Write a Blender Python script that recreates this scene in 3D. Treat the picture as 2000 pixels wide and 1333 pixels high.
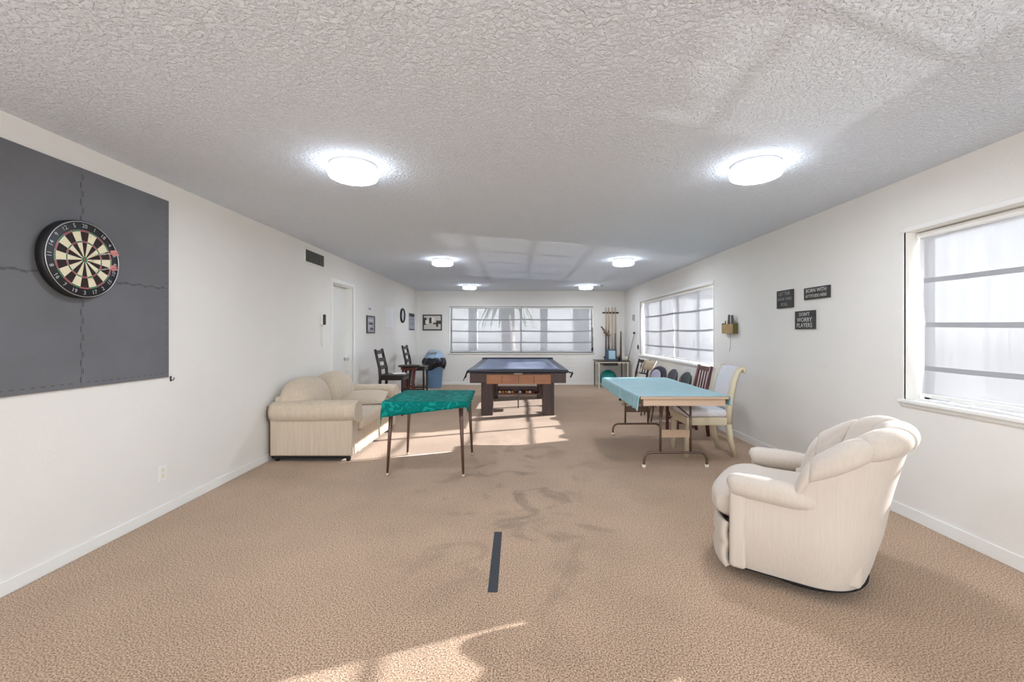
import bpy, bmesh, math, random
from mathutils import Vector, Matrix
random.seed(7)
PI = math.pi
sc = bpy.context.scene
for o in list(bpy.data.objects): bpy.data.objects.remove(o)
COL = sc.collection

# ------------------------------------------------------------ camera
EYE = 1.318
F = 860.0
cam_d = bpy.data.cameras.new('camera'); cam = bpy.data.objects.new('camera', cam_d); COL.objects.link(cam)
cam.location = (0, 0, EYE); cam.rotation_euler = (PI/2, 0, 0)
cam_d.sensor_fit = 'HORIZONTAL'; cam_d.sensor_width = 36; cam_d.lens = 36*F/2000
cam_d.shift_x = -9/2000; cam_d.shift_y = -13.5/2000
cam_d.clip_start = 0.05; cam_d.clip_end = 300
sc.camera = cam
# ------------------------------------------------------------ view
sc.view_settings.view_transform = 'Standard'; sc.view_settings.look = 'None'
sc.view_settings.gamma = 1; sc.view_settings.use_curve_mapping = False
sc.view_settings.exposure = 1.87
# ------------------------------------------------------------ sky
W = bpy.data.worlds.new('world'); sc.world = W; W.use_nodes = True
nt = W.node_tree; nt.nodes.clear()
wo = nt.nodes.new('ShaderNodeOutputWorld'); bg = nt.nodes.new('ShaderNodeBackground')
tc = nt.nodes.new('ShaderNodeTexCoord'); sp = nt.nodes.new('ShaderNodeSeparateXYZ'); cr = nt.nodes.new('ShaderNodeValToRGB')
mr = nt.nodes.new('ShaderNodeMapRange'); mr.inputs[1].default_value = -1; mr.inputs[2].default_value = 1
nt.links.new(tc.outputs['Generated'], sp.inputs[0]); nt.links.new(sp.outputs[2], mr.inputs[0]); nt.links.new(mr.outputs[0], cr.inputs[0])
e = cr.color_ramp.elements
e[0].position = 0.0; e[0].color = (.56, .58, .60, 1)
e[1].position = 1.0; e[1].color = (.62, .74, 1.0, 1)
for p, c in ((.485, (.66, .68, .70, 1)), (.505, (.95, .98, 1.0, 1)), (.62, (.86, .93, 1.0, 1))):
    n = e.new(p); n.color = c
nt.links.new(cr.outputs[0], bg.inputs[0]); bg.inputs[1].default_value = 2.3
nt.links.new(bg.outputs[0], wo.inputs[0])
# ------------------------------------------------------------ sun (low, from beyond the right wall) and its glint off the water outside
def sun(name, d, strength, ang, col):
    L = bpy.data.lights.new(name, 'SUN'); L.energy = strength; L.angle = math.radians(ang); L.color = col
    o = bpy.data.objects.new(name, L); COL.objects.link(o)
    o.rotation_euler = Vector(d).to_track_quat('-Z', 'Y').to_euler(); o.location = (-d[0]*9, -d[1]*9, 2 - d[2]*9)
    return o
sun('sun', (-1, -.38, -.395), 48.0, .5, (1, .98, .99))
sun('sun_glint_off_water', (-1, -.38, .395), 4.5, .8, (1, .99, .98))

# ------------------------------------------------------------ geometry constants
XL, XR, YB, YF, H = -2.583, 2.804, 11.45, -3.2, 2.44
WIN = [(-.55, 3.185), (6.27, 10.0)]; WZ0, WZ1 = .85, 2.05          # openings in right wall
BX0, BX1, BZ0, BZ1 = -1.744, 1.997, .83, 2.04                      # opening in back wall
DY0, DY1, DZ = 6.17, 6.95, 2.05                                    # door in left wall
for nm, loc, rot, sx, sy in (('daylight_portal', (XR+.25, 1.3, 1.45), (0, PI/2, 0), 1.3, 3.8), ('daylight_portal', (XR+.25, 8.13, 1.45), (0, PI/2, 0), 1.3, 3.8),
                             ('daylight_portal', (.13, YB+.25, 1.43), (-PI/2, 0, 0), 3.8, 1.3), ('daylight_portal', (.1, YF-.25, 1.15), (PI/2, 0, 0), 4.5, 2.1)):
    L = bpy.data.lights.new(nm, 'AREA'); L.shape = 'RECTANGLE'; L.size = sx; L.size_y = sy; L.cycles.is_portal = True
    o = bpy.data.objects.new(nm, L); COL.objects.link(o); o.location = loc; o.rotation_euler = rot

# ------------------------------------------------------------ materials
def lin(c):
    f = lambda v: (v/255/12.92) if v/255 <= .04045 else ((v/255+.055)/1.055)**2.4
    return (f(c[0]), f(c[1]), f(c[2]), 1)
def mat(name, col, rough=.6, metal=0, var=None, vscale=30, bump=0, bscale=60, stretch=(1, 1, 1), spec=.5, detail=4, sheen=0, coat=0):
    m = bpy.data.materials.new(name); m.use_nodes = True; n = m.node_tree; b = n.nodes['Principled BSDF']
    b.inputs['Base Color'].default_value = lin(col); b.inputs['Roughness'].default_value = rough; b.inputs['Metallic'].default_value = metal
    b.inputs['Specular IOR Level'].default_value = spec
    if sheen: b.inputs['Sheen Weight'].default_value = sheen
    if coat: b.inputs['Coat Weight'].default_value = coat
    t = n.nodes.new('ShaderNodeTexCoord'); mp = n.nodes.new('ShaderNodeMapping'); mp.inputs['Scale'].default_value = stretch
    n.links.new(t.outputs['Object'], mp.inputs[0])
    if var:
        nz = n.nodes.new('ShaderNodeTexNoise'); nz.inputs['Scale'].default_value = vscale; nz.inputs['Detail'].default_value = detail
        r = n.nodes.new('ShaderNodeValToRGB'); r.color_ramp.elements[0].position = .35; r.color_ramp.elements[1].position = .65
        r.color_ramp.elements[0].color = lin(col); r.color_ramp.elements[1].color = lin(var)
        n.links.new(mp.outputs[0], nz.inputs[0]); n.links.new(nz.outputs[0], r.inputs[0]); n.links.new(r.outputs[0], b.inputs['Base Color'])
    if bump:
        nb = n.nodes.new('ShaderNodeTexNoise'); nb.inputs['Scale'].default_value = bscale; nb.inputs['Detail'].default_value = 3
        bp = n.nodes.new('ShaderNodeBump'); bp.inputs['Strength'].default_value = bump; bp.inputs['Distance'].default_value = .01
        n.links.new(mp.outputs[0], nb.inputs[0]); n.links.new(nb.outputs[0], bp.inputs['Height']); n.links.new(bp.outputs[0], b.inputs['Normal'])
    return m
def emis(name, col, s):
    m = bpy.data.materials.new(name); m.use_nodes = True; n = m.node_tree; b = n.nodes['Principled BSDF']
    b.inputs['Base Color'].default_value = lin((240, 240, 240)); b.inputs['Emission Color'].default_value = lin(col); b.inputs['Emission Strength'].default_value = s
    return m
M = {}
M['wall'] = mat('wall_paint', (235, 232, 225), .75, var=(232, 229, 222), vscale=1.2, bump=.10, bscale=55)
M['white'] = mat('white_trim_paint', (238, 237, 232), .45)
M['door'] = mat('door_paint', (228, 227, 220), .5)
M['alu'] = mat('window_frame_metal', (112, 114, 116), .45)
# textured ceiling
m = mat('knockdown_ceiling', (232, 239, 247), .9); n = m.node_tree; b = n.nodes['Principled BSDF']
t = n.nodes.new('ShaderNodeTexCoord')
nz = n.nodes.new('ShaderNodeTexNoise'); nz.inputs['Scale'].default_value = 50; nz.inputs['Detail'].default_value = 3; nz.inputs['Roughness'].default_value = .55; nz.inputs['Distortion'].default_value = .6
rr = n.nodes.new('ShaderNodeValToRGB'); rr.color_ramp.elements[0].position = .42; rr.color_ramp.elements[1].position = .60
bp = n.nodes.new('ShaderNodeBump'); bp.inputs['Strength'].default_value = .62; bp.inputs['Distance'].default_value = .022
n.links.new(t.outputs['Object'], nz.inputs[0]); n.links.new(nz.outputs[0], rr.inputs[0]); n.links.new(rr.outputs[0], bp.inputs['Height']); n.links.new(bp.outputs[0], b.inputs['Normal'])
M['ceil'] = m
# carpet
m = mat('brown_carpet', (176, 148, 124), .95, spec=.1, sheen=.2); n = m.node_tree; b = n.nodes['Principled BSDF']
t = n.nodes.new('ShaderNodeTexCoord')
a1 = n.nodes.new('ShaderNodeTexNoise'); a1.inputs['Scale'].default_value = 150; a1.inputs['Detail'].default_value = 3
r1 = n.nodes.new('ShaderNodeValToRGB'); els = r1.color_ramp.elements
els[0].position = .33; els[0].color = lin((104, 74, 54)); els[1].position = .66; els[1].color = lin((222, 196, 170))
x_ = els.new(.50); x_.color = lin((182, 152, 124))
a2 = n.nodes.new('ShaderNodeTexNoise'); a2.inputs['Scale'].default_value = 1.4; a2.inputs['Detail'].default_value = 5
r2 = n.nodes.new('ShaderNodeValToRGB'); r2.color_ramp.elements[0].position = .3; r2.color_ramp.elements[0].color = (.86, .85, .84, 1); r2.color_ramp.elements[1].position = .62; r2.color_ramp.elements[1].color = (1, 1, 1, 1)
mx = n.nodes.new('ShaderNodeMix'); mx.data_type = 'RGBA'; mx.blend_type = 'MULTIPLY'; mx.inputs[0].default_value = 1
n.links.new(t.outputs['Object'], a1.inputs[0]); n.links.new(t.outputs['Object'], a2.inputs[0]); n.links.new(a1.outputs[0], r1.inputs[0]); n.links.new(a2.outputs[0], r2.inputs[0])
n.links.new(r1.outputs[0], mx.inputs[6]); n.links.new(r2.outputs[0], mx.inputs[7])
# scuffs worn into the carpet in the middle of the room
mp = n.nodes.new('ShaderNodeMapping'); mp.vector_type = 'POINT'; mp.inputs['Location'].default_value = (-.05, -1.45, 0); mp.inputs['Scale'].default_value = (.9, .38, 1)
gs = n.nodes.new('ShaderNodeTexGradient'); gs.gradient_type = 'SPHERICAL'
a3 = n.nodes.new('ShaderNodeTexNoise'); a3.inputs['Scale'].default_value = 2.3; a3.inputs['Detail'].default_value = 6; a3.inputs['Distortion'].default_value = 1.5
r3 = n.nodes.new('ShaderNodeValToRGB'); r3.color_ramp.elements[0].position = .52; r3.color_ramp.elements[1].position = .64
mu = n.nodes.new('ShaderNodeMath'); mu.operation = 'MULTIPLY'; mu2 = n.nodes.new('ShaderNodeMath'); mu2.operation = 'MULTIPLY'; mu2.inputs[1].default_value = .55
n.links.new(t.outputs['Object'], mp.inputs[0]); n.links.new(mp.outputs[0], gs.inputs[0]); n.links.new(t.outputs['Object'], a3.inputs[0]); n.links.new(a3.outputs[0], r3.inputs[0])
n.links.new(r3.outputs[0], mu.inputs[0]); n.links.new(gs.outputs[1], mu.inputs[1]); n.links.new(mu.outputs[0], mu2.inputs[0])
mx2 = n.nodes.new('ShaderNodeMix'); mx2.data_type = 'RGBA'; mx2.blend_type = 'MIX'; mx2.inputs[7].default_value = lin((98, 80, 66))
n.links.new(mu2.outputs[0], mx2.inputs[0]); n.links.new(mx.outputs[2], mx2.inputs[6]); n.links.new(mx2.outputs[2], b.inputs['Base Color'])
bp = n.nodes.new('ShaderNodeBump'); bp.inputs['Strength'].default_value = .5; bp.inputs['Distance'].default_value = .006
n.links.new(a1.outputs[0], bp.inputs['Height']); n.links.new(bp.outputs[0], b.inputs['Normal'])
M['carpet'] = m
# sheer shade fabric
def sheer(name, col, transp, tl_share):
    m = bpy.data.materials.new(name); m.use_nodes = True; n = m.node_tree; n.nodes.clear()
    out = n.nodes.new('ShaderNodeOutputMaterial'); tr = n.nodes.new('ShaderNodeBsdfTransparent'); tl = n.nodes.new('ShaderNodeBsdfTranslucent'); df = n.nodes.new('ShaderNodeBsdfDiffuse')
    m1 = n.nodes.new('ShaderNodeMixShader'); m2 = n.nodes.new('ShaderNodeMixShader'); m1.inputs[0].default_value = 1-tl_share
    tl.inputs[0].default_value = lin(col); df.inputs[0].default_value = lin(col); tr.inputs[0].default_value = (1, 1, 1, 1)
    n.links.new(tl.outputs[0], m1.inputs[1]); n.links.new(df.outputs[0], m1.inputs[2])
    n.links.new(m1.outputs[0], m2.inputs[1]); n.links.new(tr.outputs[0], m2.inputs[2])
    t = n.nodes.new('ShaderNodeTexCoord'); mp = n.nodes.new('ShaderNodeMapping'); mp.inputs['Scale'].default_value = (38, 38, 1.2)
    nz = n.nodes.new('ShaderNodeTexNoise'); nz.inputs['Scale'].default_value = 1; nz.inputs['Detail'].default_value = 2
    mr = n.nodes.new('ShaderNodeMapRange'); mr.inputs[1].default_value = .3; mr.inputs[2].default_value = .7; mr.inputs[3].default_value = transp*.85; mr.inputs[4].default_value = transp*1.15
    n.links.new(t.outputs['Object'], mp.inputs[0]); n.links.new(mp.outputs[0], nz.inputs[0]); n.links.new(nz.outputs[0], mr.inputs[0]); n.links.new(mr.outputs[0], m2.inputs[0])
    n.links.new(m2.outputs[0], out.inputs[0]); return m
M['sheer'] = sheer('sheer_shade_fabric', (190, 191, 194), .055, .0015)
M['sheer_band'] = sheer('shade_band_fabric', (166, 167, 170), .034, .001)
m = bpy.data.materials.new('window_glass'); m.use_nodes = True; n = m.node_tree; n.nodes.clear()
out = n.nodes.new('ShaderNodeOutputMaterial'); tr = n.nodes.new('ShaderNodeBsdfTransparent'); gl = n.nodes.new('ShaderNodeBsdfGlossy'); gl.inputs['Roughness'].default_value = .03
ms = n.nodes.new('ShaderNodeMixShader'); fr = n.nodes.new('ShaderNodeFresnel'); fr.inputs[0].default_value = 1.45
sc_ = n.nodes.new('ShaderNodeMath'); sc_.operation = 'MULTIPLY'; sc_.inputs[1].default_value = .06; n.links.new(fr.outputs[0], sc_.inputs[0]); n.links.new(sc_.outputs[0], ms.inputs[0]); n.links.new(tr.outputs[0], ms.inputs[1]); n.links.new(gl.outputs[0], ms.inputs[2]); n.links.new(ms.outputs[0], out.inputs[0])
M['glass'] = m
M['lamp'] = emis('lamp_diffuser', (232, 241, 255), 30.0); M['lamp_side'] = emis('lamp_side', (232, 241, 255), 4.0)
M['lamp_rim'] = mat('lamp_rim', (225, 225, 225), .5)
M['dartmat'] = mat('grey_foam_mat', (110, 111, 114), .85, var=(104, 105, 107), vscale=3, bump=.15, bscale=180)
M['seam'] = mat('mat_seam', (62, 62, 66), .9)
M['black'] = mat('black_satin', (24, 24, 26), .5)
M['blackplastic'] = mat('black_plastic', (30, 32, 40), .32)
M['d_cream'] = mat('dartboard_cream', (232, 222, 190), .85, var=(226, 214, 180), vscale=150)
M['d_black'] = mat('dartboard_black', (48, 34, 30), .9, var=(34, 28, 26), vscale=150)
M['d_red'] = mat('dartboard_red', (176, 62, 70), .85)
M['d_green'] = mat('dartboard_green', (52, 120, 76), .85)
M['steel'] = mat('steel_wire', (205, 205, 205), .3, metal=.8)
M['chrome'] = mat('chrome', (190, 190, 190), .18, metal=1)
M['sofa'] = mat('cream_ribbed_upholstery', (208, 192, 170), .9, var=(198, 182, 160), vscale=45, stretch=(1, 1, .06), bump=.15, bscale=90, sheen=.2, spec=.2)
M['pipe'] = mat('brown_piping', (88, 66, 50), .8)
M['arm'] = mat('ivory_ribbed_upholstery', (202, 190, 177), .85, var=(198, 186, 172), vscale=90, stretch=(1, 1, .05), bump=.12, bscale=120, sheen=.2, spec=.25)
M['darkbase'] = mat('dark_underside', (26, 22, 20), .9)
M['green'] = mat('green_brocade_cloth', (10, 128, 116), .8, var=(16, 138, 124), vscale=25, bump=.1, bscale=90, spec=.12)
M['teal'] = mat('pale_teal_tablecloth', (162, 204, 212), .40, var=(150, 196, 206), vscale=9, bump=.15, bscale=20, spec=.4)
M['bronze'] = mat('brown_metal_leg', (104, 78, 66), .4, metal=.35)
M['brownmetal'] = mat('brown_tubular_steel', (110, 92, 80), .4, metal=.5)
M['tabletop'] = mat('beige_laminate', (196, 168, 142), .5)
M['ivoryplastic'] = mat('ivory_plastic', (232, 222, 200), .5)
M['cream_wood'] = mat('cream_painted_wood', (224, 212, 184), .5, var=(216, 203, 174), vscale=12, stretch=(1, 1, .1))
M['whitepad'] = mat('white_pad_fabric', (232, 230, 232), .85, var=(222, 220, 224), vscale=60, bump=.1, bscale=120)
M['espresso'] = mat('dark_brown_wood', (46, 34, 32), .4, var=(34, 25, 24), vscale=8, stretch=(1, 1, .15))
M['mahog'] = mat('red_brown_wood', (112, 58, 48), .4, var=(88, 42, 36), vscale=10)
M['ptwood'] = mat('pool_table_walnut', (78, 54, 46), .45, var=(60, 42, 36), vscale=14, stretch=(1, 1, .12))
M['ptlight'] = mat('pool_table_oak', (168, 112, 72), .45, var=(146, 92, 58), vscale=9, stretch=(.3, 1, 1))
M['navy'] = mat('navy_vinyl_cover', (28, 33, 50), .5, var=(24, 28, 42), vscale=8, bump=.2, bscale=10)
M['bluegrey'] = mat('blue_grey_cloth', (122, 131, 152), .6, var=(108, 118, 142), vscale=5, bump=.2, bscale=8)
M['ball_w'] = mat('ball_white', (240, 236, 224), .15); M['ball_y'] = mat('ball_amber', (222, 150, 70), .15); M['ball_r'] = mat('ball_red', (150, 40, 36), .15); M['ball_b'] = mat('ball_navy', (40, 48, 92), .15)
M['bin'] = mat('blue_plastic', (112, 150, 190), .45); M['binlid'] = mat('pale_blue_plastic', (148, 172, 194), .4)
M['bag'] = mat('black_bin_bag', (20, 22, 34), .25, bump=.5, bscale=20)
M['tealball'] = mat('teal_rubber', (20, 128, 118), .4)
M['cue'] = mat('maple_cue', (206, 176, 138), .35); M['cue_butt'] = mat('dark_cue_butt', (92, 70, 68), .35); M['brown'] = mat('brown_wood', (96, 66, 42), .5)
M['paper'] = mat('white_paper', (238, 238, 238), .7); M['greyp'] = mat('grey_print', (150, 150, 158), .7); M['lav'] = mat('lavender_grey_print', (166, 166, 178), .7)
M['tape'] = mat('dark_tape', (50, 53, 58), .7)
M['mailbox'] = mat('tan_wood_box', (176, 146, 96), .6, var=(160, 130, 82), vscale=14); M['olive'] = mat('olive_side', (96, 88, 44), .7)
M['signb'] = mat('charcoal_sign', (48, 47, 45), .7, var=(62, 61, 57), vscale=14); M['signt'] = mat('sign_lettering', (206, 204, 200), .7); M['signt2'] = mat('dim_sign_lettering', (150, 149, 142), .7)
M['photo_l'] = mat('photo_pale', (206, 200, 190), .6); M['photo_d'] = mat('photo_dark', (66, 58, 50), .6); M['frame_d'] = mat('dark_picture_frame', (58, 50, 44), .4)
M['duct'] = mat('vent_grey', (168, 168, 164), .5); M['ductd'] = mat('vent_dark', (84, 84, 82), .8)
M['stucco'] = mat('grey_stucco', (150, 152, 154), .9); M['concrete'] = mat('concrete', (176, 174, 170), .9)
M['leaf'] = mat('palm_leaf', (92, 108, 84), .7); M['bark'] = mat('palm_bark', (128, 122, 116), .9, bump=.4, bscale=20)
M['darkseat'] = mat('charcoal_vinyl', (58, 56, 66), .45); M['greenblack'] = mat('green_black_vinyl', (42, 54, 52), .45); M['lilac'] = mat('lilac_grey_vinyl', (168, 166, 182), .5)
M['tan_metal'] = mat('tan_metal', (186, 168, 142), .45)
M['brush'] = mat('bristle_grey', (140, 124, 112), .8)
M['bluepic'] = mat('pale_blue_print', (170, 200, 212), .6); M['bluedark'] = mat('slate_blue_print', (52, 78, 92), .6)
M['flight'] = mat('pink_dart_flight', (216, 150, 150), .5)
M['gold'] = mat('brass_wire', (190, 170, 120), .3, metal=.7)

# ------------------------------------------------------------ mesh helpers
def B(): return bmesh.new()
def xf(loc=(0, 0, 0), rot=(0, 0, 0)):
    return Matrix.Translation(Vector(loc)) @ Matrix.Rotation(rot[2], 4, 'Z') @ Matrix.Rotation(rot[1], 4, 'Y') @ Matrix.Rotation(rot[0], 4, 'X')
def box(bm, x0, x1, y0, y1, z0, z1, bev=0, seg=2, mtx=None, mi=0):
    r = bmesh.ops.create_cube(bm, size=1)
    mt = Matrix.Translation(((x0+x1)/2, (y0+y1)/2, (z0+z1)/2)) @ Matrix.Diagonal((abs(x1-x0), abs(y1-y0), abs(z1-z0), 1))
    if mtx: mt = mtx @ mt
    bmesh.ops.transform(bm, matrix=mt, verts=r['verts'])
    vs = set(r['verts'])
    fs = [f for f in bm.faces if f.verts[0] in vs and all(v in vs for v in f.verts)]
    for f in fs: f.material_index = mi
    if bev:
        es = [e for e in bm.edges if e.verts[0] in vs and e.verts[1] in vs]
        bmesh.ops.bevel(bm, geom=es, offset=bev, segments=seg, affect='EDGES', profile=.5)
    return bm
def tube(bm, pts, r, n=12, cap=True, mi=0, flat=None):
    pts = [Vector(p) for p in pts]; rings = []
    rs = r if isinstance(r, (list, tuple)) else [r]*len(pts)
    prev = None
    for i, p in enumerate(pts):
        t = (pts[min(i+1, len(pts)-1)] - pts[max(i-1, 0)]).normalized()
        if prev is None:
            u = t.cross(Vector((0, 0, 1)));
            if u.length < 1e-4: u = t.cross(Vector((0, 1, 0)))
            u.normalize()
        else:
            u = (prev - t*prev.dot(t)).normalized()
        prev = u; v = t.cross(u)
        fl = flat or 1
        rings.append([bm.verts.new(p + (u*math.cos(2*PI*k/n) + v*math.sin(2*PI*k/n)*fl)*rs[i]) for k in range(n)])
    for a, b in zip(rings, rings[1:]):
        for k in range(n):
            f = bm.faces.new((a[k], a[(k+1) % n], b[(k+1) % n], b[k])); f.smooth = True; f.material_index = mi
    if cap:
        f = bm.faces.new(rings[0][::-1]); f.material_index = mi; f = bm.faces.new(rings[-1]); f.material_index = mi
    return bm
def lathe(bm, prof, c=(0, 0, 0), n=32, mi=0, smooth=True, cap=True):
    if not cap: prof = list(prof)+[prof[0]]
    rings = []
    for (r, z) in prof:
        rings.append([bm.verts.new((c[0]+max(r, 1e-4)*math.cos(2*PI*k/n), c[1]+max(r, 1e-4)*math.sin(2*PI*k/n), c[2]+z)) for k in range(n)])
    for a, b in zip(rings, rings[1:]):
        for k in range(n):
            f = bm.faces.new((a[k], a[(k+1) % n], b[(k+1) % n], b[k])); f.smooth = smooth; f.material_index = mi
    if cap: bm.faces.new(rings[0][::-1]).material_index = mi; bm.faces.new(rings[-1]).material_index = mi
    else: bmesh.ops.remove_doubles(bm, verts=rings[0]+rings[-1], dist=1e-5)
    return bm
def sphere(bm, c, r, sc_=(1, 1, 1), n=20):
    res = bmesh.ops.create_uvsphere(bm, u_segments=n, v_segments=n//2+2, radius=r)
    bmesh.ops.transform(bm, matrix=Matrix.Translation(c) @ Matrix.Diagonal((*sc_, 1)), verts=res['verts'])
    return bm
def grid(bm, fn, nu, nv, close_u=False, smooth=True):
    vs = [[bm.verts.new(fn(i/nu, j/nv)) for j in range(nv+1)] for i in range(nu if close_u else nu+1)]
    L = len(vs)
    for i in range(nu):
        for j in range(nv):
            f = bm.faces.new((vs[i][j], vs[(i+1) % L][j], vs[(i+1) % L][j+1], vs[i][j+1])); f.smooth = smooth
    return vs
def arc(c, r, a0, a1, n, plane='xz'):
    out = []
    for i in range(n+1):
        a = a0+(a1-a0)*i/n; u, v = r*math.cos(a), r*math.sin(a)
        out.append((c[0]+u, c[1], c[2]+v) if plane == 'xz' else ((c[0], c[1]+u, c[2]+v) if plane == 'yz' else (c[0]+u, c[1]+v, c[2])))
    return out
def obj(name, bm, m, parent=None, smooth=False, loc=None, rot=None, sub=0, solid=0, autosm=True):
    bmesh.ops.recalc_face_normals(bm, faces=bm.faces)
    me = bpy.data.meshes.new(name); bm.to_mesh(me); bm.free()
    ms = m if isinstance(m, (list, tuple)) else [m]
    for x in ms: me.materials.append(M[x])
    if smooth:
        for p in me.polygons: p.use_smooth = True
    o = bpy.data.objects.new(name, me); COL.objects.link(o)
    if parent: o.parent = parent
    if loc: o.location = loc
    if rot: o.rotation_euler = rot
    if solid:
        s = o.modifiers.new('solid', 'SOLIDIFY'); s.thickness = solid; s.offset = 0
    if sub:
        s = o.modifiers.new('sub', 'SUBSURF'); s.levels = sub; s.render_levels = sub
    return o
def tag(o, label, cat, group=None, kind=None):
    o['label'] = label; o['category'] = cat
    if group: o['group'] = group
    if kind: o['kind'] = kind
    return o
def thing(name, label, cat, loc=(0, 0, 0), rz=0, group=None):
    o = bpy.data.objects.new(name, None); COL.objects.link(o); o.location = loc; o.rotation_euler = (0, 0, rz); o.empty_display_size = .1
    return tag(o, label, cat, group)
def struct(name, bm, m, parent=None, **k):
    o = obj(name, bm, m, parent, **k)
    if not parent: o['kind'] = 'structure'
    return o
def dup(root, loc, rz=0, label=None):
    r = root.copy(); COL.objects.link(r); r.location = loc; r.rotation_euler = (0, 0, rz)
    if label: r['label'] = label
    for ch in list(root.children):
        c = ch.copy(); COL.objects.link(c); c.parent = r
        for g in list(ch.children):
            d = g.copy(); COL.objects.link(d); d.parent = c
    return r
def text_bm(bm, s, size, mtx, mi=0, depth=.001):
    cu = bpy.data.curves.new('t', 'FONT'); cu.body = s; cu.size = size; cu.align_x = 'CENTER'; cu.align_y = 'CENTER'; cu.extrude = depth; cu.resolution_u = 2; cu.space_line = .8
    o = bpy.data.objects.new('t', cu); COL.objects.link(o)
    dg = bpy.context.evaluated_depsgraph_get(); me = bpy.data.meshes.new_from_object(o.evaluated_get(dg))
    n0 = len(bm.verts); f0 = len(bm.faces); bm.from_mesh(me); bm.verts.ensure_lookup_table(); bm.faces.ensure_lookup_table()
    bmesh.ops.transform(bm, matrix=mtx, verts=bm.verts[n0:])
    for f in bm.faces[f0:]: f.material_index = mi
    bpy.data.objects.remove(o); bpy.data.meshes.remove(me)
# frames for things hung on walls: local x = along wall seen left to right, local y = up, local z = out of the wall
ON_LEFT = lambda y, z: Matrix(((0, 0, 1, XL), (1, 0, 0, y), (0, 1, 0, z), (0, 0, 0, 1)))
def put(o, mtx): o.matrix_world = mtx; return o
LEFT_M = lambda y, z, off=0: Matrix(((0, 0, 1, XL+off), (1, 0, 0, y), (0, 1, 0, z), (0, 0, 0, 1)))
RIGHT_M = lambda y, z, off=0: Matrix(((0, 0, -1, XR-off), (-1, 0, 0, y), (0, 1, 0, z), (0, 0, 0, 1)))
BACK_M = lambda x, z, off=0: Matrix(((1, 0, 0, x), (0, 0, -1, YB-off), (0, 1, 0, z), (0, 0, 0, 1)))

# ------------------------------------------------------------ room shell
T = .2
bm = B(); box(bm, XL-T, XR+T, YF-T, YB+T, -.12, 0); struct('floor', bm, 'carpet')
bm = B(); box(bm, XL-T, XR+T, YF-T, YB+T, H, H+.15); struct('ceiling', bm, 'ceil')
bm = B()
box(bm, XL-T, XL, YF, DY0, 0, H); box(bm, XL-T, XL, DY1, YB, 0, H); box(bm, XL-T, XL, DY0, DY1, DZ, H)
struct('wall_left', bm, 'wall')
bm = B()
ys = [YF, WIN[0][0], WIN[0][1], WIN[1][0], WIN[1][1], YB]
box(bm, XR, XR+T, YF, YB, 0, WZ0); box(bm, XR, XR+T, YF, YB, WZ1, H)
for a, b_ in ((0, 1), (2, 3), (4, 5)): box(bm, XR, XR+T, ys[a], ys[b_], WZ0, WZ1)
struct('wall_right', bm, 'wall')
bm = B()
box(bm, XL-T, XR+T, YB, YB+T, 0, BZ0); box(bm, XL-T, XR+T, YB, YB+T, BZ1, H)
box(bm, XL-T, BX0, YB, YB+T, BZ0, BZ1); box(bm, BX1, XR+T, YB, YB+T, BZ0, BZ1)
struct('wall_back', bm, 'wall')
GX0, GX1, GZ0, GZ1 = -2.1, 2.3, .12, 2.15                          # wide opening added behind the camera, unseen, to let in fill light
bm = B(); box(bm, XL-T, GX0, YF-T, YF, 0, H); box(bm, GX1, XR+T, YF-T, YF, 0, H); box(bm, GX0, GX1, YF-T, YF, 0, GZ0); box(bm, GX0, GX1, YF-T, YF, GZ1, H); struct('wall_front', bm, 'wall')
bm = B(); box(bm, GX0, GX1, YF-.14, YF-.10, GZ0, GZ0+.05); box(bm, GX0, GX1, YF-.14, YF-.10, GZ1-.05, GZ1)
for x in (GX0, .07, GX1-.05): box(bm, x, x+.05, YF-.14, YF-.10, GZ0+.05, GZ1-.05)
w4 = struct('fill_window', bm, 'alu')
bm = B(); box(bm, GX0+.04, GX1-.04, YF-.123, YF-.117, GZ0+.05, GZ1-.05); struct('pane', bm, 'glass', w4)
bm = B(); box(bm, XR-.013, XR, YF, YB, 0, .085, .004); struct('baseboard_right', bm, 'white')
bm = B(); box(bm, XL, XL+.012, YF, DY0-.06, 0, .075, .004); box(bm, XL, XL+.012, DY1+.06, YB, 0, .075, .004); struct('baseboard_left', bm, 'white')
bm = B(); box(bm, XL+.013, XR-.014, YB-.012, YB, 0, .075, .004); struct('baseboard_back', bm, 'white')
bm = B(); box(bm, XL, XL+.02, YB-.09, YB-.0, .08, H, .003); box(bm, XL+.02, XL+.04, YB-.02, YB, .08, H, .003); struct('trim_1', bm, 'white')

def right_window(name, y0, y1, mull):
    bm = B(); z0, z1 = WZ0, WZ1; t = .012
    # bead round the opening, sill
    box(bm, XR-t, XR+.01, y0-.02, y1+.02, z1, z1+.035, .004)
    box(bm, XR-.006, XR+.01, y1, y1+.018, z0, z1); box(bm, XR-.006, XR+.01, y0-.018, y0, z0, z1)
    root = struct(name, bm, 'white')
    bm = B(); box(bm, XR-.03, XR+.15, y0-.03, y1+.03, z0-.025, z0, .006); box(bm, XR-.012, XR+.004, y0-.01, y1+.01, z0-.05, z0-.026, .004); struct('window_sill', bm, 'white', root)
    bm = B(); x0, x1 = XR+.145, XR+.185
    box(bm, x0, x1, y0, y1, z0, z0+.05); box(bm, x0, x1, y0, y1, z1-.05, z1); box(bm, x0, x1, y0, y0+.04, z0, z1); box(bm, x0, x1, y1-.04, y1, z0, z1)
    for y in mull: box(bm, x0, x1, y-.03, y+.03, z0+.05, z1-.05)
    struct('window_frame', bm, 'alu', root)
    bm = B(); box(bm, x0+.018, x0+.024, y0+.04, y1-.04, z0+.05, z1-.05); struct('pane', bm, 'glass', root)
right_window('window_1', *WIN[0], (.38, 1.31, 2.25))
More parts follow.
